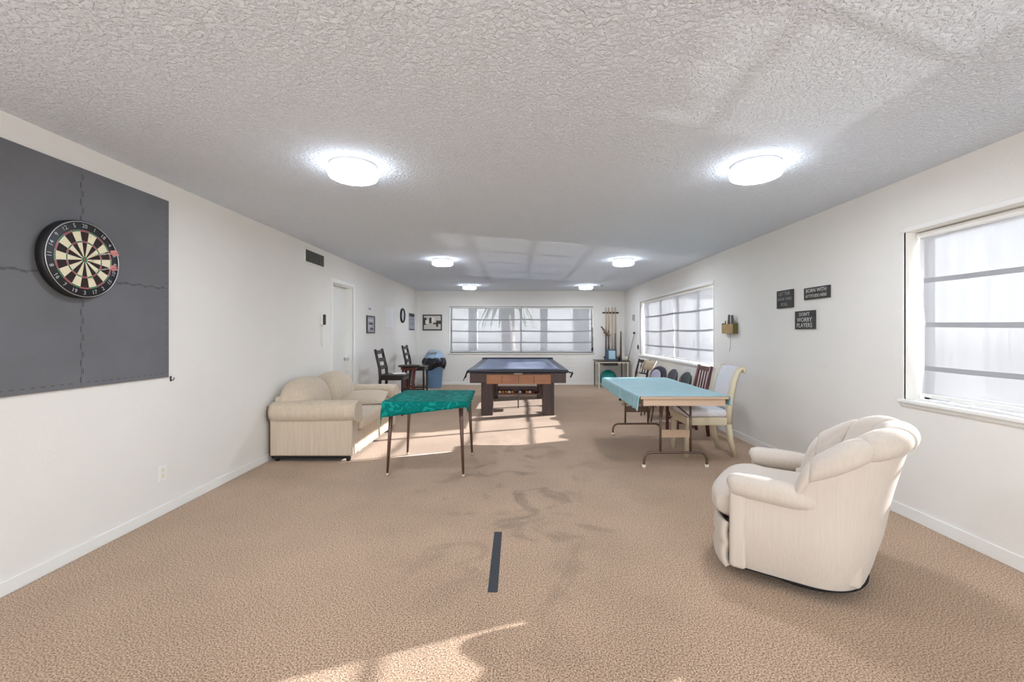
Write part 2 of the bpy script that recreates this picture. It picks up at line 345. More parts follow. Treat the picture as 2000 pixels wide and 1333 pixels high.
right_window('window_2', *WIN[1], (7.22, 8.14, 9.09))
bm = B()
box(bm, BX0-.02, BX1+.02, YB-.012, YB+.01, BZ1, BZ1+.035, .004); box(bm, BX0-.018, BX0, YB-.006, YB+.01, BZ0, BZ1); box(bm, BX1, BX1+.018, YB-.006, YB+.01, BZ0, BZ1)
w3 = struct('window_3', bm, 'white')
bm = B(); box(bm, BX0-.03, BX1+.03, YB-.03, YB+.15, BZ0-.025, BZ0, .006); struct('window_sill', bm, 'white', w3)
bm = B(); y0, y1 = YB+.145, YB+.185
box(bm, BX0, BX1, y0, y1, BZ0, BZ0+.05); box(bm, BX0, BX1, y0, y1, BZ1-.05, BZ1)
for x in (BX0, .09, BX1-.04): box(bm, x, x+.05, y0, y1, BZ0+.05, BZ1-.05)
struct('window_frame', bm, 'alu', w3)
bm = B(); box(bm, BX0+.04, BX1-.04, y0+.018, y0+.024, BZ0+.05, BZ1-.05); struct('pane', bm, 'glass', w3)

# door in the left wall
bm = B(); x0 = XL-.008; x1 = XL+.014
box(bm, x0, x1, DY0-.06, DY0, 0, DZ+.06, .003); box(bm, x0, x1, DY1, DY1+.06, 0, DZ+.06, .003); box(bm, x0, x1, DY0, DY1, DZ, DZ+.06, .003)
d1 = struct('door_1', bm, 'white')
bm = B(); box(bm, XL-T, XL-.009, DY0, DY0+.015, 0, DZ); box(bm, XL-T, XL-.009, DY1-.015, DY1, 0, DZ); box(bm, XL-T, XL-.009, DY0+.015, DY1-.015, DZ-.015, DZ); struct('door_jamb', bm, 'white', d1)
bm = B(); box(bm, XL-.145, XL-.105, DY0+.017, DY1-.017, .012, DZ-.017, .002); leaf = struct('door_leaf', bm, 'door', d1)
bm = B(); k = B(); lathe(k, [(0, 0), (.028, 0), (.03, .006), (.012, .012), (.011, .03), (.026, .04), (.03, .052), (.022, .064), (0, .068)], n=20)
obj('door_knob', k, 'steel', leaf, loc=(XL-.105, DY1-.08, .93), rot=(0, PI/2, 0)); bm.free()

# ------------------------------------------------------------ roman shades
BANDS = (1.70, 1.385, 1.075)
def shade(axis, a0, a1, z0, z1, off, label, bands=BANDS, bow=(.02, .02), cord=False, group='sheer roman shades'):
    root = thing('roman_shade', label, 'window shade', (0, 0, 0), group=group)
    zs = [z0] + sorted(bands) + [z1]
    def fz(v):
        k = min(int(v*len(zs[:-1])), len(zs)-2); f = v*(len(zs)-1)-k
        return zs[k]+(zs[k+1]-zs[k])*f, f
    def fn(u, v, ext=0):
        z, f = fz(v)
        puff = .022*math.sin(PI*f)*(.6+.4*math.sin(5*u+v*3)) + .006*math.sin(u*19+z*4)
        zz = (z-z0)/(z1-z0)
        lo = a0+bow[0]*math.sin(PI*min(1, zz*1.02))**.8*1.0; hi = a1-bow[1]*math.sin(PI*min(1, zz*1.02))**.8
        a = lo+(hi-lo)*u; sag = -.018*math.sin(PI*u)*(1-abs(2*zz-1))
        if axis == 'r': return (XR+off-puff-ext, a, z+sag)
        return (a, YB+off-puff-ext, z+sag)
    bm = B(); grid(bm, fn, 44, 48); obj('fabric', bm, 'sheer', root, smooth=True)
    for bz in bands:
        bm = B(); v0 = (zs.index(bz))/(len(zs)-1)
        def fb(u, v):
            p = fn(u, v0-.0001, .004); return (p[0], p[1], p[2]+(v-.5)*.034)
        grid(bm, fb, 44, 1); obj('dowel_pocket', bm, 'sheer_band', root, smooth=True)
    bm = B()
    if axis == 'r': box(bm, XR+off-.035, XR+off+.01, a0, a1, z1-.005, z1+.03, .004)
    else: box(bm, a0, a1, YB+off-.035, YB+off+.01, z1-.005, z1+.03, .004)
    obj('head_rail', bm, 'white', root)
    bm = B()
    if axis == 'r': box(bm, XR+off-.008, XR+off+.008, a0+.01, a1-.01, z0-.005, z0+.02, .004)
    else: box(bm, a0+.01, a1-.01, YB+off-.008, YB+off+.008, z0-.005, z0+.02, .004)
    obj('bottom_bar', bm, 'white', root)
    if cord:
        x = a1-.01; bm = B(); tube(bm, [(x, YB+.03, 1.5), (x+.002, YB+.03, 1.2), (x, YB+.03, 1.0)], .008, 8); lathe(bm, [(0, 0), (.02, .01), (.022, .08), (.008, .12), (0, .125)], (x, YB+.03, .87), 12); obj('pull_cord', bm, 'black', root)
    return root
shade('r', 1.325, 3.178, .872, 2.012, .115, 'long sheer white shade in the nearest right-hand window, far half beside the three signs', bow=(0, .035))
shade('r', -.53, 1.322, .872, 2.012, .115, 'sheer white shade in the nearest right-hand window, half closest to the camera', bow=(.02, 0))
shade('r', 8.098, 9.98, .872, 2.012, .10, 'sheer white shade in the far right-hand window, half nearer the corner', bow=(0, .03))
shade('r', 6.29, 8.09, .872, 2.012, .10, 'sheer white shade in the far right-hand window, half nearer the white chair', bow=(.02, 0))
shade('b', -1.73, .118, .852, 2.005, .115, 'left sheer shade in the end wall window behind the pool table', bands=(1.70, 1.40, 1.10), bow=(.03, 0))
shade('b', .126, 1.985, .852, 1.99, .115, 'right sheer shade in the end wall window beside the cue rack', bands=(1.70, 1.40, 1.10), cord=True, bow=(0, .02))

# ------------------------------------------------------------ outside behind the end wall
bm = B(); box(bm, -4.5, 9.5, YB+T, 15, -.1, -.01); struct('patio_floor', bm, 'concrete')
bm = B(); box(bm, -4.5, 9.5, YB+T, 14.4, 2.45, 2.6); struct('sun_block_roof', bm, 'stucco')  # unseen slab added to keep direct sun off the end window
for x0, x1, lb in ((-1.52, -1.25, 'narrow grey porch post seen through left shade of end window'), (.76, .98, 'slim grey porch post seen through middle of right end shade'), (1.80, 2.3, 'broad grey porch pier seen through right edge of end window')):
    bm = B(); box(bm, x0, x1, 13.9, 14.15, -.01, 2.45, .01); box(bm, x0-.02, x1+.02, 13.88, 14.17, -.01, .12, .005); tag(obj('porch_post', bm, 'stucco'), lb, 'post', 'porch posts outside')
pt = thing('palm_tree', 'grey palm tree with drooping fronds outside the end window', 'palm tree', (-.25, 16.2, -.1))
bm = B(); tube(bm, [(0, 0, 0), (-.03, 0, .8), (-.08, 0, 1.6), (-.1, 0, 2.35)], [.27, .25, .23, .22], 16); obj('trunk', bm, 'bark', pt)
for k in range(11):
    a = k*2*PI/11+.2; bm = B(); L_ = 1.0+.25*random.random()
    def fr_(u, v):
        s = u*L_; z = 2.3+.55*math.sin(u*2.6)-.9*u*u; w = (v-.5)*.24*math.sin(PI*min(1, u*.95+.05))
        return (-.1+s*math.cos(a)-w*math.sin(a), s*math.sin(a)+w*math.cos(a), z-abs(v-.5)*.12)
    grid(bm, fr_, 12, 2); obj('frond', bm, 'leaf', pt, solid=.006)

hd = bm = B()  # leafy mass added outside to cut the glint through the nearest window
def glint_blocker(u, v):
    a = v*2*PI; r = .36+.05*math.sin(u*47)+.04*math.sin(u*23+v*19); return (5.8+r*math.cos(a)*(.8+.1*math.sin(v*31+u*60)), -.3+u*5.2, .10+.9*r*math.sin(a)*(1+.10*math.sin(u*90+v*7)))
vs = grid(bm, glint_blocker, 120, 40)
for row in (vs[0], vs[-1]): bm.faces.new(row[:-1])
tag(obj('glint_blocker', bm, 'leaf', smooth=True), 'added low leafy mass blocking the glint outside the nearest right-hand window', 'glint_blocker')
# ------------------------------------------------------------ ceiling lights
def lamp():
    t = thing('ceiling_light', 'x', 'ceiling light', group='round flush ceiling lights')
    bm = B(); lathe(bm, [(0, 0), (.150, 0), (.152, -.006), (.152, -.026), (.145, -.03), (0, -.03)], n=48); obj('rim', bm, 'lamp_rim', t)
    bm = B(); lathe(bm, [(.144, -.028), (.156, -.034), (.158, -.07), (.152, -.083), (.142, -.088), (0, -.088)][::-1], n=48); obj('diffuser', bm, 'lamp_side', t)
    bm = B(); lathe(bm, [(0, -.0885), (.136, -.0885), (.13, -.092), (0, -.0935)], n=48); obj('bottom_lens', bm, 'lamp', t)
    return t
L0 = lamp()
spots = [(-1.085, 2.93, 'large round ceiling light nearest the dartboard'), (1.58, 2.91, 'large round ceiling light nearest the three wall signs'),
         (-1.11, 6.6, 'round ceiling light in front of the door, middle row left'), (1.60, 6.6, 'round ceiling light beside the far right window, middle row'),
         (-1.08, 10.1, 'small looking ceiling light at far end, left one'), (1.59, 10.1, 'small looking ceiling light at far end, right one')]
for i, (x, y, lb) in enumerate(spots):
    if i == 0: L0.location = (x, y, H); L0['label'] = lb
    else: dup(L0, (x, y, H), 0, lb)
for x, lb in ((-1.09, 'added unseen ceiling light behind the camera on the dartboard side'), (1.59, 'added unseen ceiling light behind the camera on the window side')): dup(L0, (x, -.75, H), 0, lb)  # extra out-of-view lights added to brighten the room evenly
sd = B(); lathe(sd, [(0, 0), (.055, 0), (.055, -.02), (.045, -.035), (0, -.036)], n=24); tag(obj('smoke_detector', sd, 'duct', loc=(1.93, 10.05, H)), 'tiny round detector on ceiling beside the far right light', 'detector')

# ------------------------------------------------------------ left wall
dm = thing('dart_backing_mat', 'dark grey interlocking foam mat on left wall behind the dartboard', 'wall mat', (0, 0, 0))
Y0, Y1, Z0, Z1 = 1.95, 3.257, 1.0, 2.302
for (a, b_) in ((Y0, (Y0+Y1)/2), ((Y0+Y1)/2, Y1)):
    for (c, d) in ((Z0, (Z0+Z1)/2), ((Z0+Z1)/2, Z1)):
        bm = B(); box(bm, XL, XL+.012, a+.0008, b_-.0008, c+.0008, d-.0008, .002)
        ym = (Y0+Y1)/2; zm = (Z0+Z1)/2; lf = a < ym-.1; lo = c < zm-.1      # dashed jigsaw edges
        for i in range(12):
            s = c+.03+i*.05; t_ = a+.03+i*.05
            if (i % 2 == 0) == lf: y = ym-.008 if lf else ym+.008; box(bm, XL+.0118, XL+.0128, y-.0018, y+.0018, s, s+.034, mi=1)
            if (i % 2 == 0) == lo: z = zm-.008 if lo else zm+.008; box(bm, XL+.0118, XL+.0128, t_, t_+.034, z-.0018, z+.0018, mi=1)
            if lo: z = Z0+.03; box(bm, XL+.0118, XL+.0128, t_, t_+.02, z-.0015, z+.0015, mi=1)
            if not lf: y = Y1-.03; box(bm, XL+.0118, XL+.0126, y-.001, y+.001, s, s+.02, mi=1)
        obj('foam_tile', bm, ['dartmat', 'seam'], dm)

# dartboard (local z out of the wall)
db = thing('dartboard', 'round bristle dartboard with cream and black wedges on grey mat', 'dartboard')
bm = B(); R_ = .2255
lathe(bm, [(0, 0), (R_-.01, 0), (R_, .006), (R_, .046), (R_-.006, .05), (0, .05)], n=80); obj('body', bm, 'black', db)
bm = B()
radii = [0, .0064, .016, .099, .107, .162, .170]
for k in range(20):
    for ri in range(len(radii)-1):
        dark = (k % 2 == 0)
        if ri == 0: mi = 2
        elif ri == 1: mi = 3
        elif ri in (3, 5): mi = 2 if dark else 3
        else: mi = 1 if dark else 0
        seg = 3; v = []
        a0 = PI/2 - (k-.5)*2*PI/20; a1 = a0-2*PI/20
        inner = [bm.verts.new((radii[ri]*math.cos(a0+(a1-a0)*s/seg), radii[ri]*math.sin(a0+(a1-a0)*s/seg), .0512)) for s in range(seg+1)] if radii[ri] > 0 else [bm.verts.new((0, 0, .0512))]
        outer = [bm.verts.new((radii[ri+1]*math.cos(a0+(a1-a0)*s/seg), radii[ri+1]*math.sin(a0+(a1-a0)*s/seg), .0512)) for s in range(seg+1)]
        if len(inner) == 1: f = bm.faces.new([inner[0]]+outer); f.material_index = mi
        else:
            for s in range(seg):
                f = bm.faces.new((inner[s], inner[s+1], outer[s+1], outer[s])); f.material_index = mi
obj('target_face', bm, ['d_cream', 'd_black', 'd_red', 'd_green'], db)
bm = B()
for r in (.016, .099, .107, .162, .170): tube(bm, [(r*math.cos(a), r*math.sin(a), .0518) for a in [i*2*PI/48 for i in range(49)]], .0008, 4, cap=False)
for k in range(20):
    a = PI/2-(k+.5)*2*PI/20; tube(bm, [(.016*math.cos(a), .016*math.sin(a), .0518), (.172*math.cos(a), .172*math.sin(a), .0518)], .0008, 4)
obj('spider_wire', bm, 'steel', db)
bm = B(); tube(bm, [(.217*math.cos(a), .217*math.sin(a), .053) for a in [i*2*PI/72 for i in range(73)]], .0025, 6, cap=False)
for k, s in enumerate([20, 1, 18, 4, 13, 6, 10, 15, 2, 17, 3, 19, 7, 16, 8, 11, 14, 9, 12, 5]):
    a = PI/2-k*2*PI/20
    text_bm(bm, str(s), .033, Matrix.Translation((.194*math.cos(a), .194*math.sin(a), .0522)) @ Matrix.Rotation(a-PI/2 if math.sin(a) > -.3 else a+PI/2, 4, 'Z'), depth=.0006)
obj('number_ring', bm, 'steel', db)
put(db, LEFT_M(2.567, 1.752, .0135))
def dart(y, z, label, tilt):
    t = thing('dart', label, 'dart', group='darts stuck in the dartboard')
    bm = B(); tube(bm, [(0, 0, -.014), (0, 0, .012), (0, 0, .014), (0, 0, .06), (0, 0, .062), (0, 0, .1)], [.0006, .0012, .0035, .0038, .002, .002], 10); obj('barrel', bm, 'steel', t)
    bm = B()
    for a in (0, PI/2):
        box(bm, -.0004, .0004, -.017, .017, .092, .128, mtx=Matrix.Rotation(a+.5, 4, 'Z'))
    obj('flight', bm, 'flight', t)
    put(t, LEFT_M(y, z, .063) @ Matrix.Rotation(tilt, 4, 'Y') @ Matrix.Rotation(-.12, 4, 'X')); return t
dart(2.63, 1.79, 'upper dart with pink flight in the dartboard', .1)
dart(2.64, 1.70, 'lower dart with pink flight in the dartboard', -.05)

bm = B(); box(bm, -.006, .006, -.02, .02, 0, .006, .002); tube(bm, [(0, -.01, .004), (0, -.012, .02), (0, 0, .028), (0, .008, .026)], .003, 8)
put(tag(obj('wall_hook', bm, 'black'), 'small black hook at lower corner of grey dart mat', 'hook'), LEFT_M(3.285, .985))
ot = thing('outlet', 'white electrical outlet low on left wall beside the sofa', 'outlet')
bm = B(); box(bm, -.036, .036, -.058, .058, 0, .005, .002); obj('cover_plate', bm, 'white', ot)
for s in (-1, 1):
    bm = B(); box(bm, -.014, .014, s*.021-.013, s*.021+.013, .005, .007, .003)
    obj('socket', bm, 'ivoryplastic', ot)
put(ot, LEFT_M(3.21, .305))
vt = thing('air_vent', 'metal air vent with dark louvres high on left wall', 'vent')
w, h = .56, .19
bm = B()
for a in ((-w/2, w/2, h/2-.022, h/2), (-w/2, w/2, -h/2, -h/2+.022), (-w/2, -w/2+.022, -h/2+.022, h/2-.022), (w/2-.022, w/2, -h/2+.022, h/2-.022)): box(bm, a[0], a[1], a[2], a[3], 0, .012, .002)
obj('frame', bm, 'wall', vt)
bm = B(); box(bm, -w/2+.02, w/2-.02, -h/2+.02, h/2-.02, 0, .002); obj('duct_opening', bm, 'ductd', vt)
bm = B()
for i in range(20):
    x = -w/2+.035+i*(w-.07)/19; box(bm, -.008, .008, -h/2+.022, h/2-.022, -.0007, .0007, mtx=Matrix.Translation((x, 0, .0065)) @ Matrix.Rotation(.7, 4, 'Y'))
obj('louvres', bm, 'duct', vt)
put(vt, LEFT_M(5.63, 2.285))
th = thing('wall_intercom', 'slim grey wall handset with curly cord beside the door', 'wall phone')
bm = B(); box(bm, -.035, .035, -.07, .07, 0, .03, .006); obj('base', bm, 'white', th)
bm = B(); box(bm, -.022, .022, -.068, .068, .03, .052, .008, 3); obj('handset', bm, 'tape', th)
bm = B(); tube(bm, [(0, -.07, .02), (-.02, -.12, .012), (-.035, -.2, .01), (-.03, -.3, .01), (0, -.36, .01), (.015, -.3, .01), (.01, -.15, .012), (.012, -.07, .015)], .004, 8); obj('cord', bm, 'white', th)
put(th, LEFT_M(5.83, 1.51))
bm = B(); box(bm, -.12, .12, -.035, .035, 0, .01, .002); box(bm, -.09, -.02, -.02, .02, .01, .0108, mi=1); box(bm, .0, .04, -.022, .018, .01, .0108, mi=1)
put(tag(obj('wall_plaque', bm, ['paper', 'greyp']), 'tiny white and grey plaque above the framed print', 'plaque'), LEFT_M(7.75, 1.76))
def picture(name, mtx, w, h, label, cat, frame_m, fw, art, depth=.02):
    t = thing(name, label, cat)
    bm = B()
    for a in ((-w/2, w/2, h/2-fw, h/2), (-w/2, w/2, -h/2, -h/2+fw), (-w/2, -w/2+fw, -h/2+fw, h/2-fw), (w/2-fw, w/2, -h/2+fw, h/2-fw)): box(bm, a[0], a[1], a[2], a[3], 0, depth, .003)
    obj('frame', bm, frame_m, t)
    bm = B(); box(bm, -w/2+fw*.9, w/2-fw*.9, -h/2+fw*.9, h/2-fw*.9, 0, depth*.5)
    z = depth*.5
    for (x0, x1, y0, y1, mi) in art[1]:
        z += .0004; box(bm, x0*w, x1*w, y0*h, y1*h, z-.0004, z, mi=mi)
    obj('print', bm, art[0], t)
    put(t, mtx); return t
picture('picture_frame', LEFT_M(7.77, 1.487), .42, .31, 'small dark framed print on left wall just past the door', 'picture', 'frame_d', .025,
        (['lav', 'photo_d', 'photo_l'], [(-.3, .3, .18, .3, 2), (-.2, .25, 0, .1, 1), (-.3, .1, -.12, -.04, 2), (-.1, .3, -.3, -.2, 1), (-.3, -.15, -.3, -.05, 2)]))
picture('whiteboard', LEFT_M(8.92, 1.66), .56, .42, 'blank white board on left wall between print and clock', 'whiteboard', 'white', .012, (['paper'], []), .02)
ck = thing('wall_clock', 'round black-rimmed clock on left wall above the dark chairs', 'clock')
bm = B(); lathe(bm, [(.135, 0), (.165, 0), (.165, .03), (.155, .04), (.14, .03), (.135, .012)], n=48, cap=False); obj('rim', bm, 'black', ck)
bm = B(); lathe(bm, [(0, 0), (.14, 0), (.14, .012), (0, .012)], n=48); obj('face', bm, 'paper', ck)
bm = B(); box(bm, -.005, .005, 0, .075, .013, .016); obj('hand', bm, 'black', ck)
bm = B(); box(bm, -.004, .004, 0, .11, .0165, .019, mtx=Matrix.Rotation(-2.0, 4, 'Z')); obj('hand', bm, 'black', ck)
put(ck, LEFT_M(9.92, 1.735))
picture('poster', LEFT_M(10.82, 1.62), .56, .42, 'lavender grey poster with dark top band near the far corner', 'poster', 'lav', .01,
        (['lav', 'tape', 'greyp'], [(-.5, .5, .3, .5, 1), (-.5, .5, -.5, -.42, 1), (-.35, .35, .08, .2, 2), (-.35, .35, -.2, -.02, 2)]), .012)
picture('picture_frame', BACK_M(-2.19, 1.62), .50, .41, 'brown framed sepia photograph of people on the end wall', 'picture', 'frame_d', .03,
        (['photo_l', 'photo_d', 'ball_w'], [(-.44, .44, .2, .44, 0), (-.44, -.30, -.15, .3, 1), (-.16, -.04, -.05, .3, 1), (-.04, .12, .02, .32, 2), (.2, .44, -.1, .12, 1), (-.36, -.2, -.1, .15, 2), (.05, .2, -.12, -.02, 1), (.2, .3, -.28, -.1, 1), (-.44, .44, -.44, -.36, 0)]))

# ------------------------------------------------------------ right wall
def sign(y, z, w, h, lines, label, tm, sizes, mb='signb'):
    t = thing('wall_sign', label, 'sign', group='charcoal word signs on the right wall')
    bm = B(); box(bm, -w/2, w/2, -h/2, h/2, 0, .018, .002); obj('board', bm, mb, t)
    n_ = len(lines)
    for i, s in enumerate(lines):
        bm = B(); text_bm(bm, s, sizes[i], Matrix.Translation((0, h/2-(i+.5)*h/n_*.9-h*.05, .0185)), depth=.0006)
        obj('line_of_lettering', bm, tm, t)
    put(t, RIGHT_M(y, z)); return t
sign(4.583, 1.682, .27, .186, ['LET THE', 'GOOD TIMES', 'ROLL'], 'square charcoal sign with faded lettering, left of the three', 'signt2', [.052, .040, .048])
sign(4.10, 1.703, .345, .112, ['BORN WITH', 'ATTITUDE HERE'], 'long low charcoal sign with white capitals, topmost right of the three', 'signt', [.050, .040])
sign(4.265, 1.455, .29, .178, ['DON\'T', 'WORRY', 'PLAYERS'], 'charcoal square sign with bold pale lettering, lowest of the three', 'signt', [.05, .06, .06])
mb = thing('wall_letter_box', 'tan wooden letter box full of papers on the right wall', 'letter box')
bm = B(); w, h, d = .30, .135, .062
box(bm, -w/2, w/2, -h/2, h/2-.012, d-.01, d, .002); box(bm, -w/2, w/2, -h/2, -h/2+.01, 0, d-.01); box(bm, -w/2, w/2, -h/2, h/2, 0, .01)
obj('front_panel', bm, 'mailbox', mb)
for s in (-1, 1):
    bm = B(); box(bm, s*w/2-.006, s*w/2+.006, -h/2, h/2, .0, d, .001); obj('side_panel', bm, 'olive' , mb)
bm = B(); tube(bm, [(-.02, -.06, .02), (-.02, -.15, .01), (-.03, -.25, .01), (-.05, -.30, .01)], .003, 6); obj('cord', bm, 'duct', mb)
put(mb, RIGHT_M(5.73, 1.392))
for i, (x, z, a, hh, mm, lb) in enumerate(((.115, .045, .22, .235, 'espresso', 'dark brown card at right edge of the wall letter box'), (.055, .03, -.05, .19, 'paper', 'white card right of middle in the wall letter box'),
                                       (-.02, .045, -.30, .245, 'photo_d', 'dark brown card upright near middle of the wall letter box'), (-.065, .03, .1, .19, 'ivoryplastic', 'cream folded card left of middle in the wall letter box'), (-.12, .02, .12, .17, 'mahog', 'brown card at far left edge of the wall letter box'))):
    bm = B(); box(bm, -.026, .026, 0, hh-.01, -.002, .002, .0008, mtx=Matrix.Rotation(a*.5, 4, 'Z'))
    put(tag(obj('card', bm, mm), lb, 'card', 'cards in the letter box'), RIGHT_M(5.73-x, 1.336, z))
bm = B(); box(bm, -.05, .05, -.07, .07, 0, .035, .012, 3); box(bm, -.02, .02, -.05, -.01, .035, .04, .003, mi=1)
put(tag(obj('thermostat', bm, ['duct', 'tape']), 'grey thermostat on the right wall near the far corner', 'thermostat'), RIGHT_M(10.5, 1.71))
bm = B(); box(bm, -.014, .014, -.05, .05, 0, .02, .005)
tube(bm, [(0, .04, .02), (.012, .0, .03), (0, -.04, .02)], .006, 8)
put(tag(obj('cord_cleat', bm, 'tape'), 'grey cord cleat beside lower left of far right window', 'cleat'), RIGHT_M(10.12, 1.02))

# ------------------------------------------------------------ love seat
sf = thing('loveseat', 'cream ribbed loveseat with rolled arms against the left wall', 'sofa', (XL+.035, 4.52, 0))
D, L = .90, 1.66
def rolled_arm(y, s):
    # s=-1 outer side toward camera
    bm = B(); yo = y; yi = y-s*.20
    a, b_ = sorted((yo, yi)); box(bm, .0, D-.045, a+.012, b_-.012, .06, .50, .015, 3); p = obj('arm_panel', bm, 'sofa', sf)
    bm = B()
    pr = []
    def fn(u, v):
        th_ = v*2*PI; x = -.0+u*(D-.01); r = .118*(1-.10*abs(2*u-1)**6); 
        return (x, y-s*.085+r*1.02*math.cos(th_), .51+r*.98*math.sin(th_)-.004*math.cos(u*PI))
    vs = grid(bm, fn, 24, 28)
    for row in (vs[0], vs[-1]): bm.faces.new(row[:-1])
    bmesh.ops.remove_doubles(bm, verts=bm.verts, dist=.0005)
    obj('rolled_arm', bm, 'sofa', sf)
    bm = B(); tube(bm, [(D-.01, y-s*.085+.11*math.cos(t_), .51+.106*math.sin(t_)) for t_ in [i*2*PI/28 for i in range(29)]], .006, 8, cap=False); obj('arm_front_piping', bm, 'sofa', sf)
    return p
rolled_arm(.0, -1); rolled_arm(L, 1)
bm = B(); box(bm, .10, D-.06, .16, L-.16, .08, .30, .02, 3); obj('seat_base', bm, 'sofa', sf)
bm = B()
def skirt(u, v):
    y = .19+u*(L-.38); return (D-.062+.004*math.sin(u*40)+v*.008, y, .30-v*.245)
grid(bm, skirt, 60, 4); obj('front_skirt', bm, 'sofa', sf, smooth=True, solid=.01)
for k in range(2):
    y0 = .20+k*(L-.40)/2; y1 = y0+(L-.40)/2-.006
    bm = B(); box(bm, .28, D+.01, y0, y1, .29, .45, .05, 4); obj('seat_cushion', bm, 'sofa', sf, smooth=True)
# camel-back with two humps
bm = B()
def hump(k):
    bm = B(); y0 = .06+k*(L-.12)/2; y1 = y0+(L-.12)/2; yc = (y0+y1)/2; hw = (y1-y0)/2
    def fn(u, v):
        y = y0+(y1-y0)*u; q = abs(y-yc)/hw
        top = .60+.238*max(0, 1-q**2.6)**.6 
        th_ = v*2*PI; tk = (.15+.03*math.sin(PI*u))*(1-.25*q**4)
        zc = (top+.32)/2; hz = (top-.32)/2
        c, s = math.cos(th_), math.sin(th_)
        x = .19+tk*math.copysign(abs(c)**.7, c)+.10*(-(s))*.6*.5; z = zc+hz*math.copysign(abs(s)**.75, s)
        return (max(x, .006), y, z)
    vs = grid(bm, fn, 26, 30)
    for row in (vs[0], vs[-1]): bm.faces.new(row[:-1])
    bmesh.ops.remove_doubles(bm, verts=bm.verts, dist=.0005)
    obj('back_cushion', bm, 'sofa', sf, smooth=True)
hump(0); hump(1); bm.free()
bm = B(); box(bm, .0, .12, .10, L-.10, .06, .66, .03, 3); obj('back_frame', bm, 'sofa', sf)
bm = B()
pp = [(.012, -.0+.0, .07), (.012, -.002, .38)] + [(.004, .085-.122*math.cos(t_), .51+.118*math.sin(t_)) for t_ in [i*.26-.95 for i in range(7)]]
tube(bm, pp, .006, 8); obj('edge_piping', bm, 'pipe', sf)
bm = B(); box(bm, .02, D-.09, .02, L-.02, .035, .06); obj('underside', bm, 'darkbase', sf)
for x, y in ((.06, .06), (D-.10, .06), (.06, L-.08), (D-.10, L-.08)):
    bm = B(); lathe(bm, [(.018, 0), (.026, .035)], (x, y, 0), 16); obj('foot', bm, 'darkbase', sf)
bm = B()
def pil(u, v):
    th_ = v*2*PI; r_ = 1; x = (u-.5)*.54; q = 1-abs(2*u-1)**3
    c, s = math.cos(th_), math.sin(th_)
    return (x, .23*math.copysign(abs(c)**.6, c)*(.9+.1*q), .062*s*max(.12, q)**.6*1.0)
vs = grid(bm, pil, 22, 28)
for row in (vs[0], vs[-1]): bm.faces.new(row[:-1])
pl = thing('throw_pillow', 'flat beige pillow lying on the loveseat by its far arm', 'pillow', (XL+.035+.60, 5.62, .50))
pl.rotation_euler = (.22, -.02, .12)
bmesh.ops.remove_doubles(bm, verts=bm.verts, dist=.0005)
obj('cushion', bm, 'sofa', pl, smooth=True)
bm = B(); tube(bm, [((u-.5)*.54, -.235, 0) for u in [i/10 for i in range(11)]], .005, 8); obj('piping', bm, 'pipe', pl)

# ------------------------------------------------------------ draped cloth
def drape(x0, x1, y0, y1, ext, zt, seed=0, n=46, flare=.18, wave=.012, r0=.012):
    """table rectangle; ext = overhang at corners as (near-left, near-right, far-right, far-left) pairs (dx, dy)"""
    bm = B(); rnd = random.Random(seed); ph = [rnd.random()*6 for _ in range(4)]
    (nl, nr, fr2, fl) = ext
    C_ = [(x0-nl[0], y0-nl[1]), (x1+nr[0], y0-nr[1]), (x1+fr2[0], y1+fr2[1]), (x0-fl[0], y1+fl[1])]
    def fn(u, v):
        px = (C_[0][0]*(1-u)+C_[1][0]*u)*(1-v)+(C_[3][0]*(1-u)+C_[2][0]*u)*v
        py = (C_[0][1]*(1-u)+C_[1][1]*u)*(1-v)+(C_[3][1]*(1-u)+C_[2][1]*u)*v
        cx = min(max(px, x0), x1); cy = min(max(py, y0), y1)
        dx, dy = px-cx, py-cy; r = math.hypot(dx, dy)
        z = zt+.0015+.0008*math.sin(px*23+ph[0])*math.sin(py*19+ph[1])+.001
        if r < 1e-6: return (px, py, z)
        nx, ny = dx/r, dy/r
        s = cx*1.0+cy*1.3; out = r0*min(1, r/.02)+flare*r*.5+wave*min(1, r/.05)*math.sin(s*34+ph[2])*min(1, r/.1)
        out = max(out, .006)
        return (cx+nx*out, cy+ny*out, z-max(0, r-.008)*.97)
    grid(bm, fn, n, n)
    return bm
# green card table
ct = thing('card_table', 'square folding card table with brown tapering legs under green cloth', 'table', (0, 0, 0))
cx0, cx1, cy0, cy1, cz = -1.215, -.465, 4.0, 4.82, .70
bm = B(); box(bm, cx0, cx1, cy0, cy1, cz-.022, cz, .006); obj('tabletop', bm, 'bronze', ct)
bm = B(); box(bm, cx0+.02, cx1-.02, cy0+.02, cy0+.035, cz-.06, cz-.022); box(bm, cx0+.02, cx1-.02, cy1-.035, cy1-.02, cz-.06, cz-.022); box(bm, cx0+.02, cx0+.035, cy0+.035, cy1-.035, cz-.06, cz-.022); box(bm, cx1-.035, cx1-.02, cy0+.035, cy1-.035, cz-.06, cz-.022)
obj('apron', bm, 'bronze', ct)
for (tx, ty, fx, fy) in ((cx0+.06, cy0+.07, -1.20, 4.085), (cx1-.05, cy0+.06, -.49, 4.05), (cx1-.05, cy1-.05, -.484, 4.79), (cx0+.06, cy1-.05, -1.19, 4.80)):
    bm = B(); tube(bm, [(tx, ty, cz-.03), (fx+(tx-fx)*.03, fy, .03)], [.021, .011], 14); lg = obj('leg', bm, 'bronze', ct)
    bm = B(); tube(bm, [(fx+(tx-fx)*.03, fy, .03), (fx, fy, 0)], [.013, .013], 14); obj('foot_cap', bm, 'tan_metal', lg)
